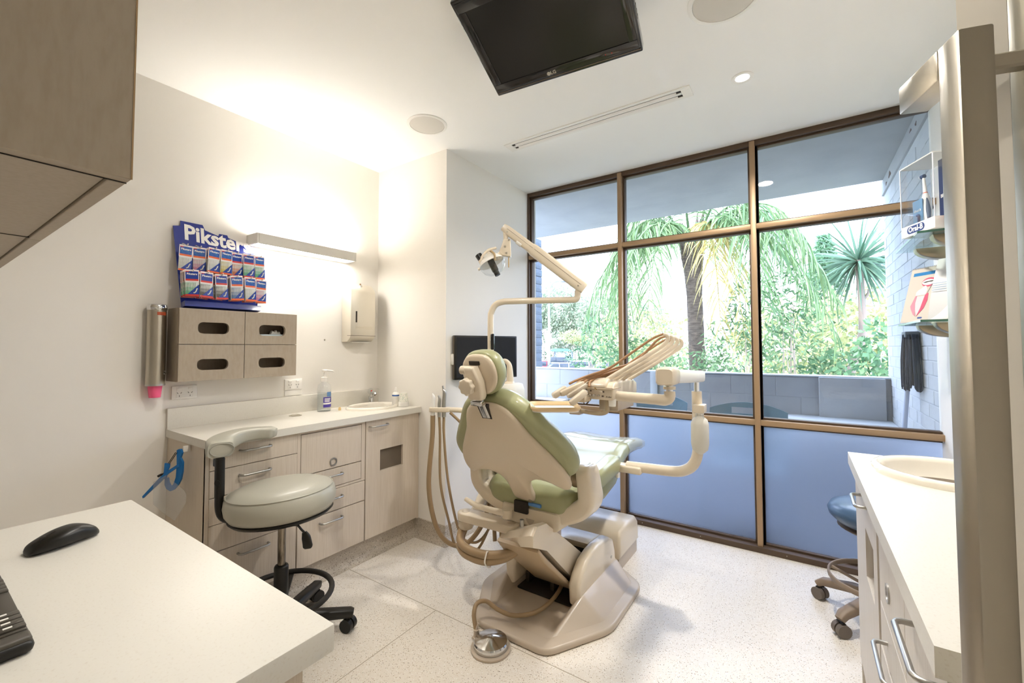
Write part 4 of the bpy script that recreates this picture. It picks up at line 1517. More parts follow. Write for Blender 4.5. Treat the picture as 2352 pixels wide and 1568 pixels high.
obj('button_gap', G().tube([T @ Vector((-.05, 0, .0195)), T @ Vector((-.035, 0, .0262)), T @ Vector((-.014, 0, .0335))], .0008, 6, 3), GAP, ms)
obj('scroll_wheel', G().cyl(T @ Vector((-.032, -.003, .024)), T @ Vector((-.032, .003, .024)), .006, n=14), mat('rubber_grey', '3A3733', .6), ms)

kb = thing('keyboard', 'black multimedia keyboard at the left edge of the desk', 'keyboard', (-1.12, .04, .9))
KM = mat('keyboard_grey', '4B463E', .42)
obj('body', G().box((-1.34, -.07, .9005), (-.893, .132, .918), .008, 3), BLACK, kb)
obj('back_strip', G().box((-1.335, .095, .914), (-.925, .129, .924), .004), KM, kb)
obj('end_cap', G().box((-.925, -.06, .913), (-.897, .13, .923), .006, 3), KM, kb)
for k in range(4):
    x_ = -.930 - .0165 * k
    hk = obj('hot_key', G().box((x_ - .0145, .097, .9225), (x_, .128, .9275), .003), KM, kb)
    obj('key_mark', G().box((x_ - .010, .106, .9275), (x_ - .005, .115, .9279)), WHITE, hk)
for k in range(4):
    x_ = -1.085 - .0165 * k
    obj('hot_key', G().box((x_ - .0145, .097, .9225), (x_, .128, .9275), .003), KM, kb)
for r_ in range(5):
    for c in range(20):
        x_ = -.932 - .019 * c
        y_ = .088 - .028 * r_
        obj('key', G().box((x_ - .0165, y_ - .0235, .914), (x_, y_, .922), .003, 1), BLACK, kb)

uc = thing('overhead_cabinet', 'taupe overhead cabinet in the top left corner', 'wall cabinet', (-1.7, -.1, 1.572))
obj('carcass', G().box((-2.728, -.25, 1.577), (-.842, .178, 2.5)), TAUPE, uc)
obj('end_panel', G().box((-.838, -.25, 1.572), (-.815, .2, 2.5), .001, 1), TAUPE, uc)
obj('end_edge', G().box((-.8155, .1985, 1.572), (-.8145, .2005, 2.5)), mat('edge_tan', 'A98C66', .6), uc)
for a, b_ in ((-1.455, -.845), (-2.09, -1.46), (-2.725, -2.095)):
    obj('door', G().box((a, .18, 1.572), (b_, .2, 2.5), .001, 1), TAUPE, uc)
obj('bottom_rail', G().box((-.8385, -.25, 1.5705), (-.8365, .199, 1.578)), GAP, uc)
obj('bottom_seam', G().box((-1.459, -.25, 1.5755), (-1.4565, .199, 1.578)), GAP, uc)
single('notice_sheet', G().box((-.8145, -.12, 1.645), (-.8135, .0285, 2.3)), PAPER, 'white sheet fixed to the end of the overhead cabinet', 'notice', (-.814, -.05, 1.645))
# ------------------------------------------------------------------ right bench
XR = .166
cabr = thing('base_cabinet', 'pale base cabinet along the right wall under the round basin', 'cabinet', (.4, 1.5, 0))
obj('carcass', G().box((XR + .019, .868, .12), (.628, 2.172, .858)), mat('cabinet_inside', '6E6254', .8), cabr)
obj('end_panel', G().box((XR + .004, 2.165, 0), (.628, 2.178, .858), .001, 1), LAM_R, cabr)
obj('end_panel', G().box((XR + .004, .862, 0), (.628, .88, .858), .001, 1), LAM_R, cabr)
obj('plinth', G().box((.21, .88, 0), (.628, 2.165, .125)), SKIRT, cabr)
front(cabr, 'door', -1, 1.60, 2.163, .127, .856, XR, LAM_R, handle=(1.80, 1.95, .80), hole=(1.68, 1.87, .555, .715))
g = G()
for lo, hi in (((.184, 1.66, .53), (.34, 1.89, .555)), ((.184, 1.66, .715), (.34, 1.89, .735)), ((.33, 1.66, .53), (.35, 1.89, .73)), ((.184, 1.65, .53), (.34, 1.68, .73)), ((.184, 1.87, .53), (.34, 1.89, .73))):
    g.box(lo, hi)
obj('waste_chute', g, mat('chute_grey', '8F867A', .6), cabr)
obj('divider', G().box((XR + .004, 1.582, .12), (XR + .019, 1.597, .858)), LAM_R, cabr)
obj('divider', G().box((XR + .004, 1.208, .5), (XR + .019, 1.222, .858)), LAM_R, cabr)
front(cabr, 'flap_door', -1, 1.223, 1.581, .622, .856, XR + .002, LAM_R, lock=(1.43, .705))
front(cabr, 'drawer', -1, 1.223, 1.581, .505, .620, XR + .002, LAM_R, handle=(1.29, 1.47, .56))
front(cabr, 'drawer', -1, 1.21, 1.581, .377, .503, XR, LAM_R, handle=(1.29, 1.47, .445))
front(cabr, 'drawer', -1, 1.21, 1.581, .127, .375, XR, LAM_R, handle=(1.29, 1.47, .30))
for z0, z1 in ((.70, .856), (.52, .70), (.33, .52), (.127, .33)):
    front(cabr, 'drawer', -1, .882, 1.207, z0, z1, XR, LAM_R, handle=(.93, 1.11, (z0 + z1) / 2 + .02))

wr = thing('worktop', 'white worktop along the right wall by the window', 'worktop', (.39, 1.5, .858))
obj('slab', slab_with_hole(.147, .628, .848, 2.19, .856, .9, .405, 1.955, .185, .175), TOP, wr)
basin('round_basin', 'cream round basin set in the right worktop', (.405, 1.955, .9), .212, .203, .022, .085)

# ------------------------------------------------------------------ glass shelves on the right wall
def glass_shelf(label, z):
    t = thing('glass_shelf', label, 'shelf', (.54, 2.82, z), 'glass shelves on the right wall')
    x0, x1, y0, y1 = .44, .629, 2.57, 3.085
    obj('pane', G().box((x0 + .0035, y0 + .0035, z - .010), (x1, y1 - .002, z)), SHELF_G, t)
    g = G().box((x0, y0, z - .010), (x0 + .003, y1, z)).box((x0 + .0032, y0, z - .010), (x1, y0 + .003, z))
    obj('polished_edge', g, GLASS_E, t)
    for yc in (2.66, 3.0):
        poly = [(.629, -.011), (.50, -.011)] + [(.50 + .129 * (1 - math.cos(R(a))), -.011 - .062 * math.sin(R(a))) for a in range(15, 91, 15)]
        obj('bracket', G().prism(poly, (0, 0, z), X, Z, Y, yc - .035, yc + .035, .004), mat('bracket_steel', 'A89A84', .3, .9), t, 40)
    return t


glass_shelf('upper glass shelf carrying the toothbrush display', 1.836)
glass_shelf('lower glass shelf carrying the flip chart', 1.441)

# electric toothbrush display
td2 = thing('toothbrush_display', 'clear acrylic toothbrush display box with Oral-B logo on upper glass shelf', 'display', (.47, 2.63, 1.837))
A = Vector((.412, 2.735, 1.837))
du = Vector((.08, -.196, 0)).normalized()
dd = Vector((.196, .08, 0)).normalized()
# keep the box clear of the wall
def dp(a, b_, c): return A + du * a + dd * b_ + Z * c
def dbox(a0, a1, b0, b1, c0, c1, bev=0):
    M_ = Matrix(((du.x, dd.x, 0, A.x), (du.y, dd.y, 0, A.y), (du.z, dd.z, 1, A.z), (0, 0, 0, 1)))
    return G().box((a0, b0, c0), (a1, b1, c1), bev, 2, M_)


obj('base', dbox(0, .212, 0, .13, 0, .052, .003), WHITE, td2)
obj('pane', dbox(.002, .210, .002, .005, .05, .33), ACRYL, td2)
obj('pane', dbox(.002, .005, .005, .128, .05, .33), ACRYL, td2)
obj('pane', dbox(.207, .210, .005, .128, .05, .33), ACRYL, td2)
for a_, b_ in ((.0005, .0005), (.208, .0005), (.0005, .126)):
    obj('glint_strip', dbox(a_, a_ + .003, b_, b_ + .003, .05, .33), mat('painted_edge_glint', 'F2F4FA', .2, coat=.5), td2)  # white bars stand in for the glint along the acrylic edges
obj('back_card', dbox(.128, .206, .075, .079, .053, .322), mat('display_card', '2A3558', .5), td2)
obj('lid', dbox(0, .212, 0, .13, .33, .336, .001), clear_mat('milky_acrylic', (.9, .9, .88), .06, .4, diff=.45, dcol=(.9, .88, .84)), td2)
dn = -dd
logo = [(p[0], p[1]) for p in rrect(.118, .040, .0195, 6)]
obj('logo_plate', G().prism([(p[0] + .098 + .0 * p[1], p[1] + .027) for p in logo], A, du, Z, dn, 0, .001), mat('logo_white', 'F4F4F4', .4), td2)
obj('logo_plate', G().prism([(p[0] * .94 + .098, p[1] * .86 + .027) for p in logo], A, du, Z, dn, .001, .0016), mat('logo_navy', '1B2F66', .4), td2)
obj('lettering', textg('Oral-B', .034, A + du * .098 + Z * .0275 + dn * .0019, du, Z, .0004, bold=.0008, sx=.98), WHITE, td2)
obj('lettering', textg('BRAUN', .022, dp(.168, .0735, .155), du, Z, .0004, bold=.0004, sx=.8), WHITE, td2)
tbx, tby = .092, .055
base_ = dp(tbx, tby, .05)
toothb = thing('electric_toothbrush', 'white electric toothbrush upright inside the display box', 'toothbrush', tuple(base_))
lean = (Vector((0, 0, 1)) - du * .10).normalized()
obj('handle', G().tube([base_, base_ + lean * .06, base_ + lean * .12, base_ + lean * .145], [.013, .016, .015, .008], 16, 5), WHITE, toothb, 60)
obj('grip', G().tube([base_ + du * .010 + dn * .004 + lean * .012, base_ + du * .013 + dn * .004 + lean * .06, base_ + du * .009 + dn * .004 + lean * .12], [.006, .009, .005], 10, 5), mat('grip_grey', '4E5566', .5), toothb, 60)
obj('collar', G().cyl(base_ + lean * .143, base_ + lean * .147, .009, .0085), ORNG, toothb)
obj('neck', G().tube([base_ + lean * .145, base_ + lean * .19, base_ + lean * .228], [.008, .006, .005], 12, 4), WHITE, toothb, 60)
hd = obj('brush_head', G().cyl(base_ + lean * .226 - du * .010 + dn * .002, base_ + lean * .226 + du * .006, .009, n=16), mat('brush_navy', '22365F', .5), toothb, 50)
obj('bristles', G().cyl(base_ + lean * .226 - du * .016 + dn * .002, base_ + lean * .226 - du * .010 + dn * .002, .007, n=14), PAPER, hd)
obj('button', G().cyl(base_ + lean * .10 + dn * .0145, base_ + lean * .10 + dn * .0165, .004, n=12), mat('button_grey', 'C8C4BC', .4), toothb)
# blister packs beside it
for k, (a0, a1, c1, lab) in enumerate(((.006, .052, .125, 'smaller clear blister pack behind, in the toothbrush display'), (.026, .088, .168, 'larger clear blister pack beside the electric toothbrush'))):
    bp_ = thing('blister_pack', lab, 'pack', tuple(dp(a0, .04, .05)))
    yb = .055 - .02 * k
    obj('card', dbox(a0, a1, yb, yb + .002, .052, c1, 0), mat('blister_blue', '6C97BC', .5), bp_)
    obj('cover', dbox(a0, a1, yb - .012, yb - .010, .052, c1, 0), ACRYL, bp_)
    obj('lettering', textg('Oral-B', .016, dp((a0 + a1) / 2, yb - .001, c1 - .05), du, Z, .0003, bold=.0003), WHITE, bp_)
    obj('refill_head', G().cyl(dp(a1 - .018, yb - .006, .062), dp(a1 - .018, yb - .006, .09), .004, n=8).ball(dp(a1 - .022, yb - .006, .095), (.007, .007, .007)), mat('refill_navy', '2A4478', .5), bp_, 50)
bx_ = thing('boxed_toothbrush', 'dark blue boxed toothbrush at the right of the display', 'box', tuple(dp(.215, .03, 0)))
obj('carton', dbox(.218, .30, .035, .085, .0, .27, .001), mat('carton_blue', '37446B', .5), bx_)
obj('orange_edge', dbox(.2175, .3005, .0345, .0855, .045, .052, 0), ORNG, bx_)
obj('lettering', textg('BRAUN', .02, dp(.258, .0345, .15), du, Z, .0004, bold=.0004), WHITE, bx_)

# flip chart with tooth drawing, and papers behind
fc = thing('flip_chart', 'spiral-bound dental flip chart with tooth drawing on lower glass shelf', 'flip chart', (.48, 2.85, 1.442))
O = Vector((.428, 2.95, 1.443))
fu = Vector((.112, -.16, 0)).normalized()
fv = Vector((.06, .04, .27)).normalized()
fn = fu.cross(fv)
W_, H_ = .165, .285
obj('page', G().prism([(0, 0), (W_, 0), (W_, H_), (0, H_)], O, fu, fv, fn, -.002, 0), mat('page_cream', 'CDC4B6', .6), fc)
obj('blue_band', G().prism([(.016, .245), (W_ - .004, .245), (W_ - .004, .262), (.016, .262)], O, fu, fv, fn, 0, .0006), mat('band_blue2', '2E7DB6', .5), fc)
g = G()
for k in range(18):
    p = O + fu * (.008 + k * .0088) + fv * (H_ - .004)
    g.tube([p + fn * .003, p + fv * .008 + fn * .001, p - fn * .004], .0008, 5, 2)
obj('spiral', g, mat('spiral_tan', '9A8C78', .5), fc)
GUM = mat('gum_pink', 'C8566E', .6)
TOOTH = mat('tooth_white', 'E9E6DF', .5)


def fcp(name, pts, m, d=.0006, d0=0):
    return obj(name, G().prism(pts, O, fu, fv, fn, d0, d0 + d), m, fc)


fcp('drawing_gum', [(.105 + .036 * math.cos(R(a)), .205 + .024 * math.sin(R(a))) for a in range(0, 360, 20)], GUM)
fcp('drawing_teeth', [(.103 + .032 * math.cos(R(a)), .205 + .015 * math.sin(R(a))) for a in range(0, 360, 20)], TOOTH, .0006, .0006)
fcp('drawing_bite_line', [(.074, .205), (.09, .203), (.105, .206), (.12, .205), (.134, .209), (.12, .211), (.1, .210), (.085, .208)], GAP, .0005, .0012)
fcp('drawing_root', [(.055, .135), (.1, .135), (.1, .10), (.088, .06), (.078, .035), (.066, .06), (.054, .10)], mat('root_pale', 'D9CDCF', .5))
fcp('drawing_gum', [(.052, .138), (.06, .138), (.058, .10), (.066, .06), (.074, .03), (.06, .04), (.042, .07), (.036, .085)], mat('gum_soft', 'CE8E9C', .6), .0006, .0005)
fcp('drawing_gum', [(.100, .138), (.110, .15), (.116, .145), (.118, .11), (.108, .07), (.09, .045), (.078, .028), (.09, .07)], GUM, .0006, .0005)
fcp('drawing_crown', [(.052, .140), (.102, .140), (.106, .165), (.098, .185), (.09, .188), (.075, .175), (.062, .168), (.052, .158)], TOOTH, .0008, .0005)
fcp('drawing_probe', [(.108, .150), (.110, .150), (.126, .192), (.138, .190), (.138, .192), (.124, .195)], mat('probe_grey', '6E6E76', .5), .0006, .0005)
fcp('logo', [(.098 + p[0] * .2, .022 + p[1] * .22) for p in rrect(.118, .040, .0195, 6)], mat('logo_navy2', '4A5E94', .5))
# curled booklet leaning in front of the wall
bk = thing('open_booklet', 'curled white booklet at the right of the flip chart', 'booklet', (.57, 2.78, 1.442))
g = G()
V_, F_ = [], []
n = 12
for i in range(n + 1):
    t = i / n
    q = Vector((.505, 2.80, 1.443)) + Vector((.055, .05, .30)) * t + Vector((-.02, -.05, 0)) * math.sin(math.pi * t) * .5
    for k in (0, 1):
        for e in (0, 1):
            V_.append(q + Vector((.085, -.11, 0)) * k + Vector((.0015, .001, 0)) * e)
for i in range(n):
    o_ = i * 4
    F_ += [(o_, o_ + 2, o_ + 6, o_ + 4), (o_ + 1, o_ + 5, o_ + 7, o_ + 3), (o_, o_ + 4, o_ + 5, o_ + 1), (o_ + 2, o_ + 3, o_ + 7, o_ + 6)]
obj('page', g.add(V_, F_), mat('page_white', 'D9D7D4', .5), bk, 60)
V_, F_ = [], []
for i in range(n + 1):
    t = i / n
    q = Vector((.492, 2.755, 1.443)) + Vector((.05, -.02, 0)) * t * t + Vector((.0, .0, .115)) * t ** .5
    q = Vector((.49 + .10 * t, 2.76 - .05 * t, 1.443 + .12 * (t ** 1.6)))
    for k in (0, 1):
        for e in (0, 1):
            V_.append(q + Vector((.02, -.06, -.02)) * k + Vector((0, 0, .0015)) * e)
for i in range(n):
    o_ = i * 4
    F_ += [(o_, o_ + 2, o_ + 6, o_ + 4), (o_ + 1, o_ + 5, o_ + 7, o_ + 3), (o_, o_ + 4, o_ + 5, o_ + 1), (o_ + 2, o_ + 3, o_ + 7, o_ + 6)]
obj('turned_page', G().add(V_, F_), mat('page_tint', 'E9E2D6', .5), bk, 60)
g = G()
for k in range(4):
    g.prism([(.012, .18 - k * .011), (.075, .18 - k * .011), (.075, .1825 - k * .011), (.012, .1825 - k * .011)], (.503, 2.785, 1.443), Vector((.085, -.11, 0)).normalized(), Vector((.055, .05, .30)).normalized(), Vector((-.79, -.6, .1)).normalized(), .02, .0206)
obj('print_lines', g, mat('print_blue', '8FA6BC', .6), bk)

# ------------------------------------------------------------------ door edge with steel handle (right foreground)
door = thing('door_1', 'cream door leaf standing open at the right edge with steel bar handle', None, (.2, .6, 0), kind='structure')
P1 = Vector((.127, .55, 0))
da = Vector((-.29, .957, 0)).normalized()
db = Vector((.957, .29, 0)).normalized()
MD = Matrix(((db.x, da.x, 0, P1.x), (db.y, da.y, 0, P1.y), (0, 0, 1, 0), (0, 0, 0, 1)))
DOORM = mat('door_cream', 'D9D2C4', .5)
OLIVE = mat('handle_steel_side', '9A9484', .36, .9, bump=(120, .05, (1, 1, .05)))
obj('leaf', G().box((.062, .040, .005), (.44, .112, 2.4), .002, 1, MD), DOORM, door)
obj('edge_channel', G().box((.060, .012, .005), (.30, .041, 2.4), .003, 2, MD), OLIVE, door)
hb = obj('pull_handle', G().box((0, 0, .45), (.0265, .031, 1.618), .0025, 2, MD), STEEL, door)
obj('top_return', G().box((0, .031, 1.587), (.0265, .098, 1.618), .002, 2, MD), STEEL, hb)
obj('bottom_return', G().box((0, .031, .45), (.0265, .098, .481), .002, 2, MD), STEEL, hb)
obj('bracket', G().box((.0265, .010, 1.578), (.0315, .030, 1.600), .001, 1, MD), STEEL, hb)
obj('bracket_pad', G().box((.0318, .014, 1.582), (.062, .028, 1.597), .002, 1, MD), STEEL, hb)

# ------------------------------------------------------------------ ceiling fittings
def downlight(label, x, y, power, real=True, r=.052):
    t = thing('downlight', label, 'downlight', (x, y, CH), 'recessed downlights')
    M_ = Matrix.Translation((x, y, CH)) @ Matrix.Rotation(R(180), 4, 'X')
    obj('trim_ring', G().lathe([(r, 0), (r, .004), (r * .92, .006), (r * .62, .003), (r * .6, -.004), (r * .55, -.004)], n=32, M=M_), WHITE, t, 50)
    obj('lens', G().lathe([(0, -.001), (r * .56, -.001), (r * .58, .001), (0, .0025)], n=24, M=M_), LENS, t, 50)
    ld = bpy.data.lights.new('downlight', 'AREA')
    ld.shape = 'DISK'
    ld.size = .11
    ld.energy = power
    ld.color = (1.0, .95, .88)
    ld.spread = R(150)
    lo = bpy.data.objects.new('downlight_lamp', ld)
    COL.objects.link(lo)
    lo.parent = t
    lo.location = (0, 0, -.012)


LENS = emit_mat('downlight_lens', (1.0, .92, .8), 14.0)
downlight('round recessed downlight near the window', -.218, 2.43, 5)
downlight('added fill downlight between desk and chair, out of view', -1.2, .95, 2.6)  # from here on, unseen lamps added to brighten the room
downlight('added fill downlight above the walkway, out of view', -.6, 1.3, 5.5)
downlight('added fill downlight beside the right bench, out of view', .0, 1.6, .8)
downlight('added fill downlight above the desk, out of view', -1.2, -.3, .5)


def speaker(label, x, y, r):
    t = thing('ceiling_speaker', label, 'speaker', (x, y, CH), 'round ceiling speakers')
    M_ = Matrix.Translation((x, y, CH)) @ Matrix.Rotation(R(180), 4, 'X')
    obj('rim', G().lathe([(r, 0), (r, .003), (r * .96, .006), (r * .87, .006), (r * .86, .002), (r * .86, 0)], n=48, M=M_), WHITE, t, 50)
    obj('grille', G().lathe([(0, .0075), (r * .5, .007), (r * .86, .004)], n=48, M=M_), mat('speaker_cloth', 'D6D1C8', .9, bump=(600, .3)), t, 50)


speaker('round ceiling speaker left of the television', -1.888, 1.853, .122)
speaker('round ceiling speaker right of the television, cut by the frame', -.222, 1.83, .135)

sv = thing('slot_vent', 'long white two-slot air vent in the ceiling', 'air vent', (-1.05, 2.395, CH))
VX0, VX1, VY0, VY1 = -1.652, -.455, 2.338, 2.448
g = G()
for lo, hi in (((VX0, VY0, CH - .006), (VX1, VY0 + .022, CH)), ((VX0, VY1 - .022, CH - .006), (VX1, VY1, CH)), ((VX0, VY0 + .0225, CH - .006), (VX0 + .05, VY1 - .0225, CH)), ((VX1 - .05, VY0 + .0225, CH - .006), (VX1, VY1 - .0225, CH)), ((VX0 + .0505, 2.384, CH - .006), (VX1 - .0505, 2.402, CH))):
    g.box(lo, hi, .001, 1)
obj('frame', g, WHITE, sv)
for y_ in (2.361, 2.403):
    obj('slot_back', G().box((VX0 + .05, y_ - .001, CH - .0022), (VX1 - .05, y_ + .024, CH - .0004)), GAP, sv)
    M_ = Matrix.Translation((0, y_ + .013, CH - .006)) @ Matrix.Rotation(R(-20), 4, 'X')
    obj('blade', G().box((VX0 + .075, -.0075, -.001), (VX1 - .075, .0075, .001), 0, 1, M_), WHITE, sv)

# television tilted under the ceiling
tv = thing('television', 'black wide television hung under the ceiling, LG logo on its bezel', 'television', (-.87, 1.4, 2.6))
F0 = Vector((-1.153, 1.592, 2.50))          # bottom-left corner of the case (seen lowest)
tu = Vector((-.497, 1.666, 2.50)) - F0
tu.normalize()
tvv = (Vector((-1.226, 1.208, 2.66)) - F0)
tvv = (tvv - tu * tvv.dot(tu)).normalized()
tn = tvv.cross(tu).normalized()
if tn.z > 0:
    tn = -tn
TW, TH = .662, .425


def tb(a0, a1, b0, b1, c0, c1, bev=0):
    M_ = Matrix(((tu.x, tvv.x, -tn.x, F0.x), (tu.y, tvv.y, -tn.y, F0.y), (tu.z, tvv.z, -tn.z, F0.z), (0, 0, 0, 1)))
    return G().box((a0, b0, c0), (a1, b1, c1), bev, 3, M_)


obj('case', tb(0, TW, 0, TH, 0, .045, .006), BLACK_G, tv)
obj('rear_shell', tb(.06, TW - .06, .05, TH - .05, .044, .085, .012), BLACK, tv)
g = G()
for a0, a1, b0, b1 in ((.012, TW - .012, .018, .055), (.012, TW - .012, TH - .05, TH - .012), (.012, .045, .055, TH - .05), (TW - .045, TW - .012, .055, TH - .05)):
    q = tb(a0, a1, b0, b1, -.004, .001, .0015)
    g.add(q.v, q.f)
obj('bezel', g, BLACK_G, tv)
obj('screen', tb(.045, TW - .045, .055, TH - .05, -.0005, .0005), SCREEN, tv)
obj('chrome_line', tb(.006, TW - .006, .0135, .0155, -.003, .001), mat('tv_line', '8E7F70', .3, .8), tv)
lo_ = F0 + tu * .27 + tvv * .034 + tn * .0045
obj('logo_disc', G().cyl(lo_ - tu * .0, lo_ + tn * .0008, .0085, n=20), mat('logo_grey', 'B8B4B0', .3, .6), tv)
obj('lettering', textg('LG', .021, lo_ + tu * .0205, tu, tvv, .0004, bold=.0006), mat('logo_grey', 'B8B4B0', .3, .6), tv)
g = G()
for k, dx in enumerate((.52, .545)):
    g.cyl(F0 + tu * dx + tvv * .036 + tn * .004, F0 + tu * dx + tvv * .036 + tn * .0048, .002, n=8)
obj('indicator', g, REDS, tv)
g = G()
for k in range(9):
    q = tb(TW - .0005, TW + .0015, .12 + k * .02, .13 + k * .02, .012, .03)
    g.add(q.v, q.f)
obj('side_buttons', g, mat('button_grey2', '8A8680', .4), tv)
c_ = F0 + tu * TW / 2 + tvv * TH / 2 - tn * .085
obj('mount', G().cyl(c_, (c_.x, c_.y, CH), .03, n=16), BLACK, tv)
# ------------------------------------------------------------------ dental chair
XC, XB = -1.14, -1.12
ch = thing('dental_chair', 'beige dental chair with olive green upholstery in the middle of the room', 'dental chair', (XB, 2.0, 0))


def mirror_pts(half):
    return half + [(-x_, y_) for x_, y_ in reversed(half)]


# floor plate: sloping skirts, raised ridges and a trough in front
g = G()
def bpnt(x_, y_, z_): return (XB + x_, y_, z_)
half = {
    'a0': (.165, 1.665, .024), 'a1': (.335, 1.945, .024), 'a2': (.335, 2.34, .024), 'a3': (.195, 2.45, .024),
    'b0': (.175, 1.72, .040), 'b1': (.212, 1.93, .125), 'b2': (.212, 2.40, .120), 'b3': (.19, 2.45, .060),
    'c0': (.155, 1.76, .036), 'c1': (.155, 1.95, .045), 'c2': (.155, 2.15, .05),
    }
idx, V_ = {}, []
for s_ in (1, -1):
    for k, (x_, y_, z_) in half.items():
        idx[(k, s_)] = len(V_)
        V_.append(bpnt(x_ * s_, y_, z_))
F_ = []
for s_ in (1, -1):
    q = lambda *ks: F_.append(tuple(idx[(k, s_)] for k in ks))
    q('a0', 'a1', 'b1', 'b0'); q('a1', 'a2', 'b2', 'b1'); q('a2', 'a3', 'b3', 'b2')
    q('b0', 'b1', 'c1', 'c0'); q('b1', 'b2', 'c2', 'c1')
i_ = lambda k, s_: idx[(k, s_)]
F_ += [(i_('a0', 1), i_('b0', 1), i_('b0', -1), i_('a0', -1)), (i_('b0', 1), i_('c0', 1), i_('c0', -1), i_('b0', -1)),
       (i_('c0', 1), i_('c1', 1), i_('c1', -1), i_('c0', -1)), (i_('c1', 1), i_('c2', 1), i_('c2', -1), i_('c1', -1)),
       (i_('c2', 1), i_('b2', 1), i_('b2', -1), i_('c2', -1)), (i_('b2', 1), i_('b3', 1), i_('b3', -1), i_('b2', -1)),
       (i_('b3', 1), i_('a3', 1), i_('a3', -1), i_('b3', -1))]
bpl = obj('base_plate', g.add(V_, F_), TAUPEP, ch, 30)


def fillet(poly, r, k=5):
    out_ = []
    m_ = len(poly)
    for i in range(m_):
        p0, p1, p2 = [Vector((*poly[(i + d) % m_], 0)) for d in (-1, 0, 1)]
        a, b_ = (p0 - p1).normalized(), (p2 - p1).normalized()
        for j in range(k + 1):
            t = j / k
            q0, q1 = p1 + a * r, p1 + b_ * r
            c = q0 * (1 - t) ** 2 + p1 * 2 * t * (1 - t) + q1 * t * t
            out_.append((c.x, c.y))
    return out_


fo_ = fillet(mirror_pts([(.195, 1.615), (.375, 1.92), (.375, 2.36), (.22, 2.48)]), .055)
obj('base_flange', G().prism(fo_, (XB, 0, 0), X, Y, Z, 0, .032, .012, 3), TAUPEP, ch, 60)
bv = bpl.modifiers.new('round', 'BEVEL')
bv.width, bv.segments, bv.limit_method, bv.angle_limit = .016, 4, 'ANGLE', R(10)
for p in bpl.data.polygons:
    p.use_smooth = True

# hood over the base: two cheeks and the top between them
cheek = [(1.912, .075), (1.903, .17), (1.935, .21), (2.0, .255), (2.08, .275), (2.15, .281), (2.29, .270), (2.355, .235), (2.385, .165), (2.395, .075)]
obj('side_cheek', G().prism(cheek, (XB + .155, 0, 0), Y, Z, X, 0, .062, .018, 4), BEIGE, ch, 50)
obj('side_cheek', G().prism(cheek, (XB - .217, 0, 0), Y, Z, X, 0, .062, .018, 4), BEIGE, ch, 50)
hood = [(2.13, .277), (2.16, .280), (2.29, .269), (2.355, .234), (2.385, .165), (2.395, .075), (2.25, .075), (2.21, .2)]
obj('base_hood', G().prism(hood, (XB - .16, 0, 0), Y, Z, X, 0, .32, .004, 2), BEIGE, ch, 50)
obj('well', G().box((XB - .155, 1.93, .046), (XB + .155, 2.2, .055)).box((XB - .155, 2.19, .05), (XB + .155, 2.21, .26)), GAP, ch)
g = G().cyl((XB - .15, 2.03, .085), (XB + .15, 2.03, .085), .016, n=12)
for s_ in (-.13, .02, .14):
    g.box((XB + s_ - .012, 1.99, .05), (XB + s_ + .012, 2.06, .11), .004)
obj('base_mechanism', g, mat('dark_metal', '4A4137', .5, .6), ch)
obj('lift_piston', G().tube([(XB - .02, 1.97, .30), (XB - .01, 2.03, .16), (XB, 2.05, .08)], [.05, .042, .022], 16, 4), TAUPEP, ch, 60)
obj('screw', G().cyl((XB + .217, 2.32, .15), (XB + .219, 2.32, .15), .008, n=10), STEEL, ch)
obj('screw', G().cyl((XB + .217, 1.945, .10), (XB + .219, 1.945, .10), .006, n=10), STEEL, ch)

# lift arm rising toward the head end
arm_r = [(1.60, .455), (1.602, .505), (1.64, .535), (1.72, .526), (1.80, .470), (2.0, .32), (2.20, .165), (2.12, .095), (2.02, .125), (1.72, .395)]
arm_l = [(1.735, .352), (1.73, .385), (1.75, .408), (1.80, .408), (1.85, .400), (2.0, .31), (2.20, .165), (2.12, .095), (2.02, .125), (1.80, .335)]
rings = []
for x_, k in ((-1.255, 0), (-1.24, 0), (-1.10, .52), (-1.0, .94), (-.982, 1)):
    inset = .012 if x_ in (-1.255, -.982) else 0
    pts = [Vector((x_, a[0] * (1 - k) + b_[0] * k, a[1] * (1 - k) + b_[1] * k)) for a, b_ in zip(arm_l, arm_r)]
    c = sum(pts, Vector()) / len(pts)
    rings.append([p + (c - p).normalized() * inset for p in pts])
obj('lift_arm', G().loft(rings), BEIGE, ch, 40)
obj('arm_underpanel', G().prism([(1.66, .425), (1.72, .365), (2.0, .113), (2.06, .090), (2.05, .080), (1.985, .100), (1.70, .35), (1.645, .415)], (-1.265, 0, 0), Y, Z, X, .06, .288, .006, 2), mat('translucent_tan', 'B49F82', .35), ch, 50)
obj('screw', G().cyl((-1.155, 1.66, .41), (-1.158, 1.655, .41), .008, n=10), STEEL, ch)
obj('stud', G().cyl((-1.12, 1.735, .47), (-1.12, 1.735, .50), .010, n=12), SATIN, ch)
obj('swivel_column', G().lathe([(0, 0), (.11, 0), (.11, .03), (.09, .05), (.09, .1), (0, .1)], (XC + .03, 1.88, .385), 28), TAUPEP, ch, 50)

# bracket arm out to the cuspidor side
def slot_plate(p0, p1, w, z0, z1, bev=.006):
    p0, p1 = Vector((*p0, 0)), Vector((*p1, 0))
    d = (p1 - p0).normalized()
    s_ = Vector((-d.y, d.x, 0))
    pts = []
    for i in range(9):
        a = R(-90 + 180 * i / 8)
        pts.append(p1 + d * math.cos(a) * w + s_ * math.sin(a) * w)
    for i in range(9):
        a = R(90 + 180 * i / 8)
        pts.append(p0 + d * math.cos(a) * w + s_ * math.sin(a) * w)
    return G().prism([(p.x, p.y) for p in pts], (0, 0, 0), X, Y, Z, z0, z1, bev, 3)


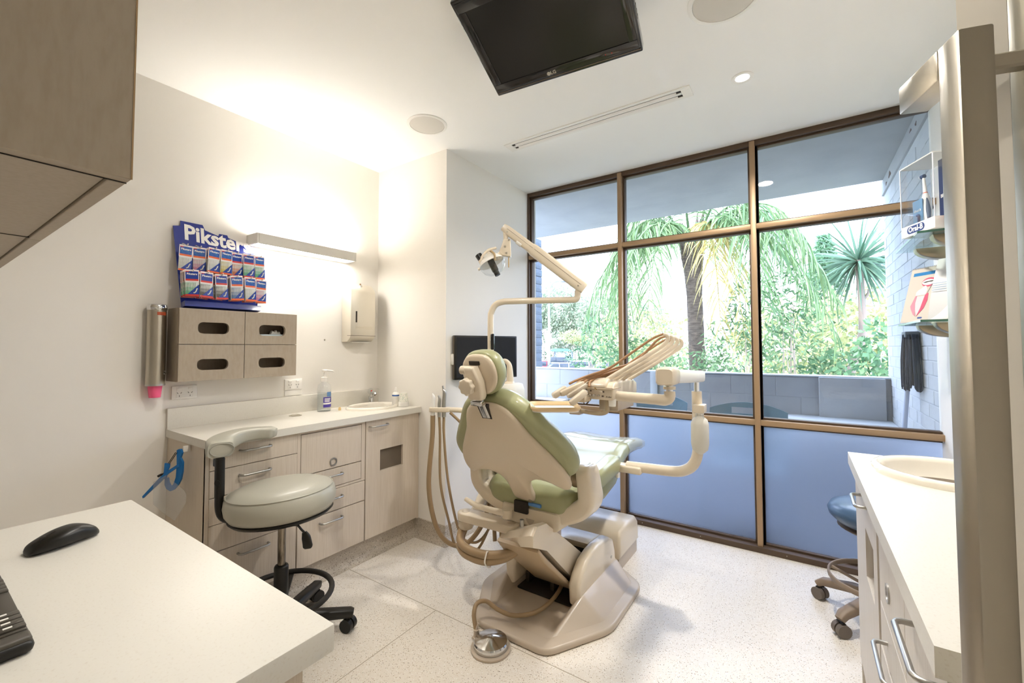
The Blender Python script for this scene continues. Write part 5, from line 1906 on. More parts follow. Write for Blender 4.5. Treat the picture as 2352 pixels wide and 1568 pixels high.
br = obj('bracket_arm', slot_plate((-1.495, 1.765), (-1.205, 1.775), .043, .410, .452), BEIGE, ch, 50)
for p in ((-1.495, 1.765), (-1.205, 1.775)):
    obj('pivot_cap', G().cyl((*p, .4510), (*p, .4530), .022, n=20), BEIGE_M, br)
obj('bracket_hub', G().lathe([(0, .36), (.035, .36), (.042, .375), (.042, .405), (0, .405)], (-1.50, 1.775, 0), 24), BEIGE, ch, 50)

# yoke carrying seat and back
path = [(-.309, 1.84, .786), (-.309, 1.84, .782), (-.310, 1.84, .770), (-.312, 1.842, .74), (-.316, 1.855, .67), (-.310, 1.87, .605), (-.255, 1.885, .552), (-.15, 1.90, .512), (-.05, 1.905, .492)]
path = path + [(-p[0], p[1], p[2]) for p in reversed(path)]
rs_ = [.3, .62, .88, 1.0, 1.04, 1.12, 1.22, 1.32, 1.42]
g = G().tube([(XC + p[0], p[1], p[2]) for p in path], rs_ + rs_[::-1], 24, 5, flat=(.038, .066), up=(0, 1, 0))
obj('yoke', g, BEIGE, ch, 70)
obj('pan_block', G().prism([(1.79, .455), (1.80, .53), (1.86, .56), (2.12, .545), (2.14, .50), (2.0, .44)], (XC - .15, 0, 0), Y, Z, X, 0, .34, .025, 3), BEIGE, ch, 50)
obj('pan_recess', G().box((XC - .06, 1.782, .505), (XC + .02, 1.80, .565), .006), GAP, ch)
for s_ in (-1, 1):
    x0 = XC + s_ * .285
    obj('hinge_ring', G().cyl((x0 + s_ * .0, 1.838, .715), (x0 - s_ * .034, 1.838, .715), .046, n=32), mat('ring_bronze', '8A7A64', .35, .8), ch, 40)
    obj('hinge_hub', G().cyl((x0 - s_ * .03, 1.838, .715), (x0 - s_ * .06, 1.838, .715), .042, n=28), BEIGE, ch, 40)
obj('lever', G().tube([(XC - .30, 1.70, .545), (XC - .22, 1.70, .525), (XC - .12, 1.74, .505), (XC - .08, 1.76, .50)], [.011, .014, .016, .018], 12, 5), BEIGE, ch, 60)
obj('lever_boss', G().cyl((XC - .08, 1.76, .48), (XC - .08, 1.76, .52), .026, n=20), BEIGE, ch, 40)

# back: plane through the hinge, reclined
ra = R(33.5)
BU, BV = X, Vector((0, -math.sin(ra), math.cos(ra)))
BN = Vector((0, math.cos(ra), math.sin(ra)))          # toward the patient
BO = Vector((XC, 1.80, .60))


def ring_of(outline, c, k, n_off):
    return [BO + BU * (c[0] + (p[0] - c[0]) * k) + BV * (c[1] + (p[1] - c[1]) * k) + BN * n_off for p in outline]


def refine(o, k=3):
    """Catmull-Rom through a closed outline"""
    m_ = len(o)
    out_ = []
    for i in range(m_):
        p0, p1, p2, p3 = [Vector((*o[(i + d) % m_], 0)) for d in (-1, 0, 1, 2)]
        for j in range(k):
            t = j / k
            q = .5 * ((2 * p1) + (p2 - p0) * t + (2 * p0 - 5 * p1 + 4 * p2 - p3) * t * t + (3 * p1 - p0 - 3 * p2 + p3) * t ** 3)
            out_.append((q.x, q.y))
    return out_


shell_h = [(.025, .585), (.072, .575), (.112, .545), (.142, .495), (.170, .43), (.215, .36), (.262, .285), (.292, .215), (.296, .15), (.272, .115), (.23, .135), (.15, .15), (.085, .125), (.060, .07), (.058, .0), (.040, -.03)]
shell = refine(mirror_pts(shell_h), 3)
cen = (0, .32)
rings = [ring_of(shell, cen, .97, .006), ring_of(shell, cen, 1.0, -.004), ring_of(shell, cen, .995, -.014), ring_of(shell, cen, .96, -.022), ring_of(shell, cen, .86, -.028), ring_of(shell, cen, .6, -.036), ring_of(shell, cen, .3, -.040)]
bk_ = obj('back_shell', G().loft(rings), BEIGE_M, ch, 60)
obj('tongue_screw', G().cyl(BO + BU * .035 - BV * .012 - BN * .02, BO + BU * .035 - BV * .012 - BN * .028, .010, n=14), STEEL, ch)
cush_h = [(.03, .605), (.085, .595), (.135, .565), (.185, .51), (.235, .435), (.285, .365), (.322, .30), (.332, .245), (.318, .19), (.26, .16), (.15, .15), (.05, .145)]
cush = refine(mirror_pts(cush_h), 3)
cen = (0, .37)
rings = [ring_of(cush, cen, .88, -.002), ring_of(cush, cen, .955, .004), ring_of(cush, cen, .99, .022), ring_of(cush, cen, 1.0, .045), ring_of(cush, cen, .985, .07), ring_of(cush, cen, .94, .09), ring_of(cush, cen, .84, .10), ring_of(cush, cen, .5, .09), ring_of(cush, cen, .2, .085)]
obj('back_cushion', G().loft(rings), GREEN, ch, 70)

# headrest: steeper than the back, carried on a metal strap
ha = R(14)
HV = Vector((0, -math.sin(ha), math.cos(ha)))
HNn = Vector((0, math.cos(ha), math.sin(ha)))
HC = Vector((XC, 1.462, 1.212))
head_h = [(.025, .098), (.060, .088), (.086, .060), (.098, .020), (.096, -.022), (.078, -.062), (.048, -.088), (.016, -.096)]
hd_o = refine(mirror_pts(head_h), 3)


def hring(k, n_off): return [HC + BU * p[0] * k + HV * p[1] * k + HNn * n_off for p in hd_o]


obj('headrest_cushion', G().loft([hring(.86, -.022), hring(.95, -.018), hring(.99, -.006), hring(1.0, .012), hring(.97, .034), hring(.88, .05), hring(.6, .058), hring(.25, .054)]), GREEN, ch, 70)
hs = obj('headrest_shell', G().loft([hring(.90, -.014), hring(.905, -.026), hring(.88, -.034), hring(.8, -.039), hring(.5, -.042), hring(.2, -.043)]), BEIGE_M, ch, 60)
MHD = Matrix(((BU.x, HV.x, HNn.x, HC.x), (BU.y, HV.y, HNn.y, HC.y), (BU.z, HV.z, HNn.z, HC.z), (0, 0, 0, 1)))
MBK = Matrix(((BU.x, BV.x, BN.x, BO.x), (BU.y, BV.y, BN.y, BO.y), (BU.z, BV.z, BN.z, BO.z), (0, 0, 0, 1)))


def bbox(u0, u1, v0, v1, n0, n1, bev): return G().box((u0, v0, n0), (u1, v1, n1), bev, 3, MBK)


obj('headrest_slot', G().box((-.034, .046, -.0465), (.022, .064, -.041), .002, 2, MHD), GAP, ch)
brk = G().prism([(-.038, -.098), (.030, -.098), (.038, -.085), (.040, -.02), (.016, .046), (-.038, .046)], HC, BU, HV, -HNn, .042, .086, .011, 3)
hbk = obj('headrest_bracket', brk, BEIGE, ch, 50)
obj('pivot_barrel', G().cyl(HC + BU * -.062 + HV * .030 - HNn * .066, HC + BU * .0 + HV * .030 - HNn * .066, .0185, n=18), BEIGE, hbk, 50)
kp = []
for i in range(64):
    t = 2 * math.pi * i / 64
    r_ = .0355 * (1 + .07 * math.cos(8 * t))
    kp.append((-.020 + r_ * math.cos(t), -.032 + r_ * math.sin(t)))
obj('knob', G().prism(kp, HC, BU, HV, -HNn, .086, .112, .006, 3), BEIGE, ch, 50)
nb0 = HC - HV * .095 - HNn * .055
nb1 = BO + BV * .52 - BN * .030
obj('neck_bar', G().tube([nb0, nb0.lerp(nb1, .35), nb1], [1, 1, 1], 12, 2, smooth=False, flat=(.021, .005), up=(0, -.7, -.7)), CHROME, ch, 40)
obj('neck_clasp', G().box((-.034, -.125, -.078), (.024, -.104, -.052), .004, 2, MHD), CHROME, ch)
obj('neck_socket', bbox(-.028, .028, .50, .585, -.032, -.014, .002), GAP, ch)

# seat and leg rest
def sect(y_, zt, zb, hw, k=.5, n=28):
    out_ = []
    for i in range(n):
        a = 2 * math.pi * i / n
        c, s_ = math.cos(a), math.sin(a)
        x_ = math.copysign(abs(c) ** k, c) * hw
        z_ = (zt + zb) / 2 + math.copysign(abs(s_) ** k, s_) * (zt - zb) / 2
        # dished top
        if s_ > 0:
            z_ -= .018 * (1 - (x_ / hw) ** 2) * s_
        out_.append(Vector((XC + x_, y_, z_)))
    return out_


secs = [(1.80, .62, .55, .19), (1.815, .64, .52, .235), (1.86, .66, .505, .255), (2.0, .665, .50, .275), (2.15, .67, .50, .283), (2.30, .685, .525, .278), (2.42, .71, .565, .262), (2.52, .735, .605, .25), (2.64, .74, .64, .245), (2.80, .725, .645, .24), (2.93, .70, .632, .232), (2.985, .682, .625, .215), (3.0, .668, .636, .19)]
obj('seat_cushion', G().loft([sect(*q) for q in secs]), GREEN, ch, 70)
# pale worn vinyl / clear cover over the leg rest
cv = [(2.60, .745, .632, .251), (2.66, .746, .638, .252), (2.72, .742, .638, .25), (2.78, .733, .636, .249), (2.83, .726, .634, .247), (2.90, .712, .626, .244), (2.97, .694, .616, .232), (3.0, .684, .614, .222), (3.012, .672, .62, .20)]
rings = []
for q in cv:
    rings.append([p + rndv(.0045) for p in sect(*q, n=40)])
obj('foot_cover', G().loft(rings), clear_mat('foot_film', (.93, .95, .95), .12, .5, rough=.1, diff=.22, dcol=(.85, .88, .88)), ch, 60)['label'] = 'wrinkled clear plastic cover'
obj('leg_frame', G().prism([(2.2, .53), (2.55, .60), (2.86, .625), (2.92, .622), (2.91, .605), (2.5, .56), (2.2, .49)], (XC - .15, 0, 0), Y, Z, X, 0, .3, .008, 2), BLACK, ch, 40)
# right armrest pad
pad = [(1.90, .665), (1.915, .705), (2.05, .715), (2.22, .735), (2.27, .730), (2.285, .70), (2.24, .64), (2.0, .62), (1.92, .63)]
obj('armrest', G().prism(pad, (XC + .235, 0, 0), Y, Z, X, 0, .085, .022, 4), GREEN, ch, 60)
obj('armrest', G().prism(pad, (XC - .32, 0, 0), Y, Z, X, 0, .085, .022, 4), GREEN, ch, 60)
obj('drape', G().box((XC + .02, 1.79, .548), (XC + .09, 1.82, .565), .004), mat('blue_wrap', '5A8CC8', .5), ch)

# corrugated supply hoses at the bracket
for k, (dz, r_) in enumerate(((0, .020), (-.032, .019))):
    obj('supply_hose', G().tube([(-1.50, 1.775, .37), (-1.515, 1.755, .345 + dz), (-1.475, 1.70, .325 + dz), (-1.40, 1.665, .318 + dz), (-1.28, 1.655, .325 + dz), (-1.18, 1.68, .345 + dz * .6), (-1.12, 1.72, .37)], [r_ * .9, r_, r_, r_, r_, r_, r_ * .9], 16, 8), HOSE, ch, 60)
obj('cable_tie', G().tube([(-1.255, 1.637, .352), (-1.262, 1.63, .30), (-1.262, 1.67, .265), (-1.262, 1.69, .32), (-1.255, 1.637, .352)], .0035, 6, 4), WHITE, ch)

# ------------------------------------------------------------------ utility box beyond the base
ub = thing('utility_box', 'low beige floor box behind the chair base by the window', 'utility box', (-1.06, 2.63, 0))
uprof = [(2.455, .075), (2.45, .20), (2.475, .235), (2.60, .247), (2.74, .240), (2.785, .20), (2.80, .075)]
obj('lid', G().prism(uprof, (-1.245, 0, 0), Y, Z, X, 0, .345, .02, 4), BEIGE, ub, 50)
obj('plinth', G().box((-1.235, 2.462, 0), (-.912, 2.79, .08)), TAUPEP, ub)

# ------------------------------------------------------------------ foot control
fp = thing('foot_control', 'round chrome foot control with taupe hose in front of the chair base', 'foot pedal', (-1.155, 1.535, 0))
fo = (-1.155, 1.535, 0)
obj('base_disc', G().lathe([(0, 0), (.085, 0), (.088, .004), (.088, .010), (.075, .014), (0, .014)], fo, 36), TAUPEP, fp, 50)
obj('pedal_cone', G().lathe([(.074, .014), (.076, .018), (.076, .034), (.072, .040), (.02, .056), (0, .060)], fo, 40), CHROME, fp, 30)
obj('tail_plate', G().box((-1.262, 1.530, .004), (-1.18, 1.58, .016), .005), TAUPEP, fp)
obj('toggle', G().cyl((-1.245, 1.545, .012), (-1.245, 1.545, .045), .012, n=14).tube([(-1.245, 1.545, .045), (-1.24, 1.555, .07)], [.004, .006], 8), TAUPEP, fp)
obj('hose', G().tube([(-1.25, 1.55, .04), (-1.275, 1.565, .09), (-1.285, 1.60, .12), (-1.26, 1.64, .12), (-1.21, 1.66, .09), (-1.15, 1.70, .062), (-1.08, 1.77, .06), (-1.05, 1.86, .068), (-1.045, 1.95, .08), (-1.05, 2.0, .09)], .010, 12, 6), HOSE, fp, 60)

# ------------------------------------------------------------------ cuspidor and its post
cu_ = thing('cuspidor', 'white cuspidor bowl with beige spout behind the headrest', 'cuspidor', (-1.56, 2.13, 0))
obj('post', G().cyl((-1.60, 2.13, .45), (-1.60, 2.13, .95), .034, n=20), BEIGE, cu_, 50)
obj('foot_tube', G().tube([(-1.50, 1.775, .385), (-1.53, 1.90, .40), (-1.58, 2.05, .46), (-1.60, 2.13, .50)], [.030, .034, .036, .036], 16, 5), BEIGE, cu_, 60)
obj('lower_housing', G().box((-1.64, 2.05, .50), (-1.50, 2.22, .90), .03, 4), WHITE, cu_, 50)
rb = []
for z_, w_, d_ in ((.885, .085, .075), (.90, .098, .09), (.98, .108, .10), (1.06, .104, .098), (1.095, .092, .09), (1.10, .08, .075)):
    rb.append([Vector((-1.515 + p[0], 2.165 + p[1], z_)) for p in rrect(2 * w_, 2 * d_, min(w_, d_) * .6, 5)])
obj('bowl_cover', G().loft(rb), MILK, cu_, 60)
obj('spout_base', G().lathe([(0, 1.098), (.045, 1.098), (.04, 1.112), (0, 1.112)], (-1.50, 2.165, 0), 24), BEIGE, cu_, 50)
obj('spout', G().tube([(-1.485, 2.17, 1.11), (-1.485, 2.168, 1.17), (-1.49, 2.165, 1.215), (-1.51, 2.155, 1.238), (-1.535, 2.145, 1.235)], [.024, .020, .016, .013, .011], 14, 6), BEIGE, cu_, 60)
obj('pipe', G().tube([(-1.545, 2.08, .50), (-1.54, 2.07, .40), (-1.52, 2.05, .31), (-1.49, 2.02, .20)], .012, 10, 5), HOSE, cu_, 60)
obj('pipe', G().tube([(-1.515, 2.09, .50), (-1.51, 2.08, .40), (-1.49, 2.07, .31), (-1.46, 2.04, .18)], .008, 10, 5), HOSE, cu_, 60)

# ------------------------------------------------------------------ operating light
ol = thing('operating_light', 'beige dental operating light on a bent pole and spring arm', 'dental light', (-1.60, 2.125, .95))
obj('pole', G().tube([(-1.60, 2.125, .93), (-1.60, 2.125, 1.2), (-1.60, 2.125, 1.49), (-1.595, 2.127, 1.54), (-1.572, 2.137, 1.585), (-1.53, 2.155, 1.603), (-1.48, 2.178, 1.606), (-1.3, 2.252, 1.606), (-1.15, 2.315, 1.606), (-1.118, 2.328, 1.608), (-1.104, 2.333, 1.625), (-1.102, 2.334, 1.66)], .0195, 18, 4), BEIGE, ol, 60)
obj('swivel_pin', G().cyl((-1.102, 2.334, 1.66), (-1.102, 2.334, 1.70), .0165, n=18), BEIGE_M, ol, 50)
a0 = Vector((-1.068, 2.346, 1.672))
a1 = Vector((-1.490, 2.104, 2.055))
ax = (a1 - a0).normalized()
side = Vector((.49, -.86, 0)).normalized()
aup = side.cross(ax)
if aup.z < 0:
    aup = -aup
sa = obj('spring_arm', G().tube([a0 - ax * .005, a0 + ax * .02, a0.lerp(a1, .45), a0.lerp(a1, .62), a0.lerp(a1, .66), a1 - ax * .03, a1], [.85, 1, 1, 1, .82, .74, .6], 20, 2, smooth=False, flat=(.026, .036), up=aup), BEIGE, ol, 60)
obj('seam_line', G().tube([a0.lerp(a1, t) + side * .0262 * (1 if t < .64 else .78) + aup * .004 for t in (.04, .3, .6, .68, .95)], .0009, 5, 1, smooth=False), TAUPE_D, sa)
for t in (.06, .93):
    obj('screw', G().cyl(a0.lerp(a1, t) + side * .018 - aup * .012, a0.lerp(a1, t) + side * .028 * (1 if t < .5 else .8) - aup * .012, .005, n=10), STEEL, sa)
obj('sticker', G().tube([a0.lerp(a1, .74) - aup * .023 + side * .009, a0.lerp(a1, .80) - aup * .023 + side * .009], .0125, 12, 1, smooth=False), PAPER, sa)
obj('drop_pin', G().cyl(a1 + Vector((.012, .006, -.03)), a1 + Vector((.015, .008, -.075)), .014, n=16), BEIGE, ol, 50)
kq = a1 + Vector((.014, .008, -.075))
fr_u = Vector((.828, .561, 0))
kn_poly = [(-.006, 0), (.030, -.002), (.034, -.10), (.030, -.112), (-.022, -.104), (-.042, -.085), (-.028, -.05), (-.014, -.005)]
kb_ = obj('knuckle', G().prism(kn_poly, kq, fr_u, Z, Vector((.561, -.828, 0)), -.02, .02, .008, 3), BEIGE, ol, 50)
for p in ((-.004, -.05), (.004, -.09), (.02, -.01)):
    q = kq + fr_u * p[0] + Z * p[1] + Vector((.561, -.828, 0)) * .019
    obj('screw', G().cyl(q, q + Vector((.561, -.828, 0)) * .003, .006, n=10), STEEL, kb_)
q = kq + fr_u * .018 + Z * -.112
obj('trigger_rod', G().tube([q, q - Z * .04, q - Z * .062], [.0035, .0045, .003], 8, 1, smooth=False), mat('tan_rod', 'C9AE84', .5), ol)
# yoke and head: the lamp faces down to the right-front
lc = kq + fr_u * -.085 + Z * -.148
ldir = (fr_u * .42 - Z * .85 + Vector((.561, -.828, 0)) * .12).normalized()     # light axis
lz = -ldir
lx = fr_u - lz * fr_u.dot(lz)
lx.normalize()
ly = lz.cross(lx)
ML = Matrix(((lx.x, ly.x, lz.x, lc.x), (lx.y, ly.y, lz.y, lc.y), (lx.z, ly.z, lz.z, lc.z), (0, 0, 0, 1)))
obj('lamp_shell', G().lathe([(0, .055), (.03, .052), (.055, .038), (.074, .012), (.080, 0), (.076, 0), (.05, .036), (0, .048)], n=36, M=ML), WHITE, ol, 60)
obj('lens_cover', G().lathe([(.080, 0), (.079, -.015), (.068, -.045), (.045, -.066), (.02, -.074), (0, -.075)], n=36, M=ML), ACRYL, ol, 60)
obj('bulb_holder', G().box((-.020, -.016, -.055), (.020, .016, .02), .004, 2, ML), mat('dark_reflector', '55524E', .2, .9), ol)
obj('bulb_cap', G().cyl(ML @ Vector((0, 0, -.052)), ML @ Vector((0, 0, -.085)), .017, n=18), BLACK, ol, 40)
obj('heat_cap', G().cyl(ML @ Vector((-.045, .01, .048)), ML @ Vector((-.05, .012, .088)), .021, n=20), BLACK, ol, 40)
obj('heat_collar', G().cyl(ML @ Vector((-.044, .01, .03)), ML @ Vector((-.045, .01, .05)), .023, n=20), BEIGE, ol, 40)
obj('handle_bow', G().tube([ML @ Vector((-.062, -.06, .022)), ML @ Vector((-.03, -.066, .046)), ML @ Vector((.015, -.06, .062)), ML @ Vector((.06, -.04, .062))], [.006, .008, .009, .008], 12, 5), BEIGE, ol, 60)
obj('head_arm', G().tube([kq + fr_u * -.03 + Z * -.095, kq + fr_u * -.055 + Z * -.115, lc + lz * .058], [.020, .018, .02], 14, 5), BEIGE, ol, 60)
obj('side_clip', G().tube([ML @ Vector((.02, -.05, .06)), ML @ Vector((.03, -.075, .02)), ML @ Vector((.018, -.07, -.015))], [.008, .007, .005], 8, 4), mat('clip_tan', 'B89F78', .5), ol, 60)
obj('edge_knob', G().cyl(ML @ Vector((-.080, 0, .0)), ML @ Vector((-.092, 0, .0)), .009, n=14), BEIGE, ol, 40)
rm = thing('remote_control', 'slim black remote clipped on the light pole', 'remote', (-1.572, 2.118, 1.35))
obj('case', G().box((-1.580, 2.090, 1.305), (-1.556, 2.112, 1.405), .009, 3), BLACK_G, rm)
obj('clip', G().box((-1.586, 2.100, 1.34), (-1.574, 2.115, 1.37), .002), CHROME, rm)

# ------------------------------------------------------------------ monitor on the corner wall
mo = thing('monitor', 'black flat monitor on a wall arm behind the headrest', 'monitor', (-1.89, 2.46, 1.25))
m0, m1 = Vector((-1.972, 2.209, 1.25)), Vector((-1.789, 2.707, 1.25))
mu = (m1 - m0).normalized()
mn = Vector((mu.y, -mu.x, 0))
mc = (m0 + m1) / 2
MM = Matrix(((mu.x, 0, mn.x, mc.x), (mu.y, 0, mn.y, mc.y), (0, 1, 0, mc.z), (0, 0, 0, 1)))
hw = (m1 - m0).length / 2
obj('case', G().box((-hw, -.154, -.035), (hw, .154, 0), .004, 2, MM), BLACK, mo)
obj('screen', G().box((-hw + .014, -.138, .0), (hw - .014, .142, .0006), 0, 2, MM), SCREEN2, mo)
obj('edge_strip', G().box((-hw - .001, -.152, -.034), (-hw + .012, .152, -.008), .002, 2, MM), mat('monitor_side', '6A6050', .4), mo)
obj('wall_arm', G().box((-2.01, 2.41, 1.20), (-1.93, 2.49, 1.28), .006), WHITE, mo)
single('wall_switch_box', G().box((-2.01, 2.205, 1.20), (-1.985, 2.245, 1.275), .004), WHITE, 'small cream box on the wall at the left edge of the monitor', 'switch box', (-2.0, 2.22, 1.2))

# ------------------------------------------------------------------ assistant's hose holder
ah = thing('assistant_holder', 'beige holder with suction tips and three hanging hoses left of the chair back', 'hose holder', (-1.66, 1.80, .97))
obj('arm', G().tube([(-1.60, 2.10, .80), (-1.585, 1.98, .93), (-1.59, 1.86, .963), (-1.66, 1.79, .972)], [.016, .016, .015, .014], 12, 5), BEIGE, ah, 60)
obj('holder_block', slot_plate((-1.725, 1.745), (-1.655, 1.795), .018, .958, .985, .005), BEIGE, ah, 50)
for k, (p, r_, h_) in enumerate((((-1.722, 1.747), .011, 1.06), ((-1.694, 1.768), .009, 1.05), ((-1.672, 1.783), .012, 1.085))):
    obj('handpiece', G().tube([(p[0], p[1], .93), (p[0], p[1], 1.0), (p[0] + .004, p[1], h_ - .02), (p[0] - .004, p[1] - .003, h_)], [r_, r_, r_ * .9, r_ * .5], 12, 4), SATIN if k else WHITE, ah, 60)
obj('valve_tip', G().cyl((-1.674, 1.781, 1.08), (-1.678, 1.779, 1.105), .005, n=10), SATIN, ah)
obj('suction_hose', G().tube([(-1.722, 1.747, .94), (-1.728, 1.75, .82), (-1.752, 1.748, .556), (-1.735, 1.77, .36), (-1.69, 1.80, .25), (-1.627, 1.848, .205), (-1.57, 1.89, .23), (-1.53, 1.95, .31), (-1.53, 2.03, .42)], .0135, 14, 8), HOSE, ah, 60)
obj('suction_hose', G().tube([(-1.694, 1.768, .94), (-1.693, 1.775, .82), (-1.697, 1.785, .555), (-1.665, 1.82, .34), (-1.637, 1.841, .212), (-1.577, 1.883, .158), (-1.52, 1.925, .205), (-1.49, 2.02, .36)], .0072, 12, 8), HOSE, ah, 60)
obj('air_hose', G().tube([(-1.672, 1.783, .94), (-1.675, 1.788, .825), (-1.66, 1.81, .555), (-1.615, 1.852, .286), (-1.56, 1.89, .225), (-1.51, 1.94, .25), (-1.47, 2.03, .38)], .0072, 12, 8), HOSE, ah, 60)
obj('strain_hose', G().tube([(-1.64, 1.80, .955), (-1.60, 1.84, .90), (-1.57, 1.90, .82), (-1.56, 2.0, .76)], .008, 10, 5), HOSE, ah, 60)

# ------------------------------------------------------------------ delivery unit with handpieces
du_ = thing('delivery_unit', 'beige instrument delivery head on a jointed arm right of the chair', 'delivery unit', (-.44, 2.3, .68))
obj('lower_tube', G().tube([(-.80, 2.30, .672), (-.70, 2.303, .676), (-.56, 2.298, .683), (-.50, 2.298, .698), (-.458, 2.30, .735), (-.438, 2.305, .80), (-.436, 2.303, .90), (-.438, 2.298, 1.10)], [.028, .027, .027, .027, .027, .026, .025, .024], 18, 5), BEIGE, du_, 60)
obj('mount_block', G().box((-.90, 2.262, .642), (-.715, 2.335, .682), .01), BEIGE, du_, 50)
obj('mount_knob', G().cyl((-.84, 2.262, .64), (-.84, 2.262, .615), .012, n=12), WHITE, du_)
obj('post_pin', G().cyl((-.438, 2.298, 1.10), (-.438, 2.298, 1.15), .014, n=16), CHROME, du_)
obj('flex_arm', G().tube([(-.438, 2.345, 1.172), (-.438, 2.28, 1.175), (-.442, 1.80, 1.204)], [1, 1, 1], 20, 1, smooth=False, flat=(.033, .029), up=(0, 0, 1)), WHITE, du_, 40)
obj('arm_cap', G().tube([(-.442, 1.82, 1.203), (-.443, 1.78, 1.206), (-.443, 1.725, 1.206), (-.443, 1.712, 1.206)], [.95, 1.06, 1.06, .85], 20, 1, smooth=False, flat=(.036, .034), up=(0, 0, 1)), BEIGE, du_, 50)
obj('elbow_pin', G().cyl((-.439, 1.772, 1.18), (-.439, 1.772, 1.135), .014, n=16), CHROME, du_)
obj('elbow_ring', G().cyl((-.439, 1.772, 1.153), (-.439, 1.772, 1.165), .024, n=20), BEIGE, du_, 40)
obj('head_tube', G().tube([(-.439, 1.772, 1.145), (-.440, 1.770, 1.122), (-.456, 1.764, 1.110), (-.49, 1.752, 1.112), (-.56, 1.728, 1.116), (-.64, 1.70, 1.122)], [.022, .023, .023, .022, .021, .020], 18, 4), BEIGE, du_, 60)
e1, e2 = X, Y
HO = Vector((-.700, 1.662, 1.106))            # front bottom centre of the head
MH = Matrix(((e1.x, e2.x, 0, HO.x), (e1.y, e2.y, 0, HO.y), (0, 0, 1, HO.z), (0, 0, 0, 1)))
HN = Matrix.Identity(4)
# body: profile across depth, swept along e1
bprof = [(0, 0), (-.010, .040), (-.004, .050), (.02, .068), (.05, .074), (.25, .072), (.295, .055), (.298, .012), (.28, 0)]
obj('head_body', G().prism(bprof, HO, e2, Z, e1, -.068, .070, .008, 3), BEIGE, du_, 50)
obj('top_shell', G().prism([(.0, .048), (-.014, .054), (-.012, .063), (.03, .086), (.10, .091), (.13, .084), (.13, .052)], HO, e2, Z, e1, -.072, .040, .010, 3), BEIGE, du_, 50)
obj('front_lip', G().prism([(-.016, .045), (-.016, .052), (.08, .052), (.08, .045)], HO, e2, Z, e1, -.071, .073, .003, 2), BEIGE_M, du_, 50)
for k in range(4):
    p = MH @ Vector((-.042 + .017 * k, -.006, .018))
    obj('valve_knob', G().cyl(p, p - e2 * .012, .005, n=12), CHROME, du_, 40)
g = G()
for a, c in ((-.045, .038), (-.025, .036), (.026, .016), (.030, .034)):
    g.box((a - .003, -.0115, c - .003), (a + .003, -.004, c + .003), 0, 1, MH)
obj('panel_marks', g, TAUPE_D, du_)
obj('toggle_switch', G().tube([MH @ Vector((.0, -.008, .042)), MH @ Vector((-.004, -.02, .05))], .002, 6), mat('brass', 'C9A24A', .3, .9), du_)
obj('lettering', textg('A-dec', .010, MH @ Vector((.051, -.0072, .014)), e1, Z, .0004, bold=.0002, shear=.2), TAUPE_D, du_)
obj('under_box', G().box((-.02, .06, -.052), (.066, .26, .002), .006, 2, MH), TAUPEP, du_)
obj('pivot_cap', G().cyl(MH @ Vector((.056, .02, .004)), MH @ Vector((.056, .02, -.026)), .016, .014, n=18), WHITE, du_, 40)
# whip arms with their tubing
dirs = [(-.675, 1.700, 1.186), (-.579, 1.786, 1.257), (-.508, 1.855, 1.312), (-.480, 1.876, 1.337), (-.470, 1.882, 1.356), (-.474, 1.878, 1.371), (-.487, 1.868, 1.377)]
back_ = [(-.487, 1.868, 1.377), (-.525, 1.842, 1.357), (-.60, 1.794, 1.297), (-.671, 1.725, 1.234), (-.74, 1.656, 1.202), (-.775, 1.61, 1.183), (-.79, 1.585, 1.172)]
for k in range(4):
    sft = Vector((.006, .058, -.006)) * k
    wa = obj('whip_arm', G().tube([Vector(p) + sft for p in dirs], [.0095, .0095, .0095, .0095, .009, .008, .006], 12, 4), BEIGE, du_, 60)
    tgt = Vector(back_[-1]) + Vector((.022, .016, -.004)) * k
    pts = [Vector(p) + sft * (1 - i / 5.5) + Vector((.018, .014, 0)) * (k * i / 6) for i, p in enumerate(back_[:-1])] + [tgt]
    if k % 2:
        pts[2] += Vector((0, 0, -.03))
    obj('tubing', G().tube(pts, .0052, 8, 6), mat('brown_tubing', 'A27C58', .45), du_, 60)
    obj('arm_socket', G().ball(Vector(dirs[0]) + sft + Vector((0, 0, -.002)), (.014, .014, .010)), BEIGE, du_, 60)
# handpieces resting in the front holder
for k, (p0, p1, r_, m_) in enumerate((((-.823, 1.506, 1.126), (-.790, 1.553, 1.157), .0125, BEIGE), ((-.797, 1.520, 1.135), (-.742, 1.612, 1.174), .012, BEIGE_M), ((-.772, 1.535, 1.125), (-.728, 1.612, 1.168), .010, mat('handpiece_grey', 'BFB3A2', .35, .2)), ((-.746, 1.508, 1.102), (-.706, 1.562, 1.148), .0125, BEIGE))):
    p0, p1 = Vector(p0), Vector(p1)
    hp = obj('handpiece', G().tube([p0, p0.lerp(p1, .08), p0.lerp(p1, .5), p0.lerp(p1, .95), p1], [.7, 1, 1, .95, .6], 16, 2, smooth=False, flat=(r_, r_), up=(0, 0, 1)), m_, du_, 50)
    obj('tip_ring', G().cyl(p1 - (p1 - p0) * .04, p1 + (p1 - p0) * .03, r_ * .75, n=14), CHROME if k == 3 else m_, hp, 40)
obj('holder_bar', G().tube([MH @ Vector((-.055, .03, .02)), MH @ Vector((-.052, -.04, .014)), MH @ Vector((-.05, -.09, .014))], [.016, .015, .013], 14, 4), BEIGE, du_, 60)
obj('holder_block', G().box((-.066, -.06, -.010), (-.030, .01, .018), .006, 2, MH), BEIGE_M, du_)
obj('loop_hose', G().tube([MH @ Vector((-.03, -.0, .0)), MH @ Vector((-.045, -.01, -.02)), MH @ Vector((-.06, .0, -.022)), MH @ Vector((-.07, .02, 0))], .003, 8, 5), TAUPE_D, du_, 60)
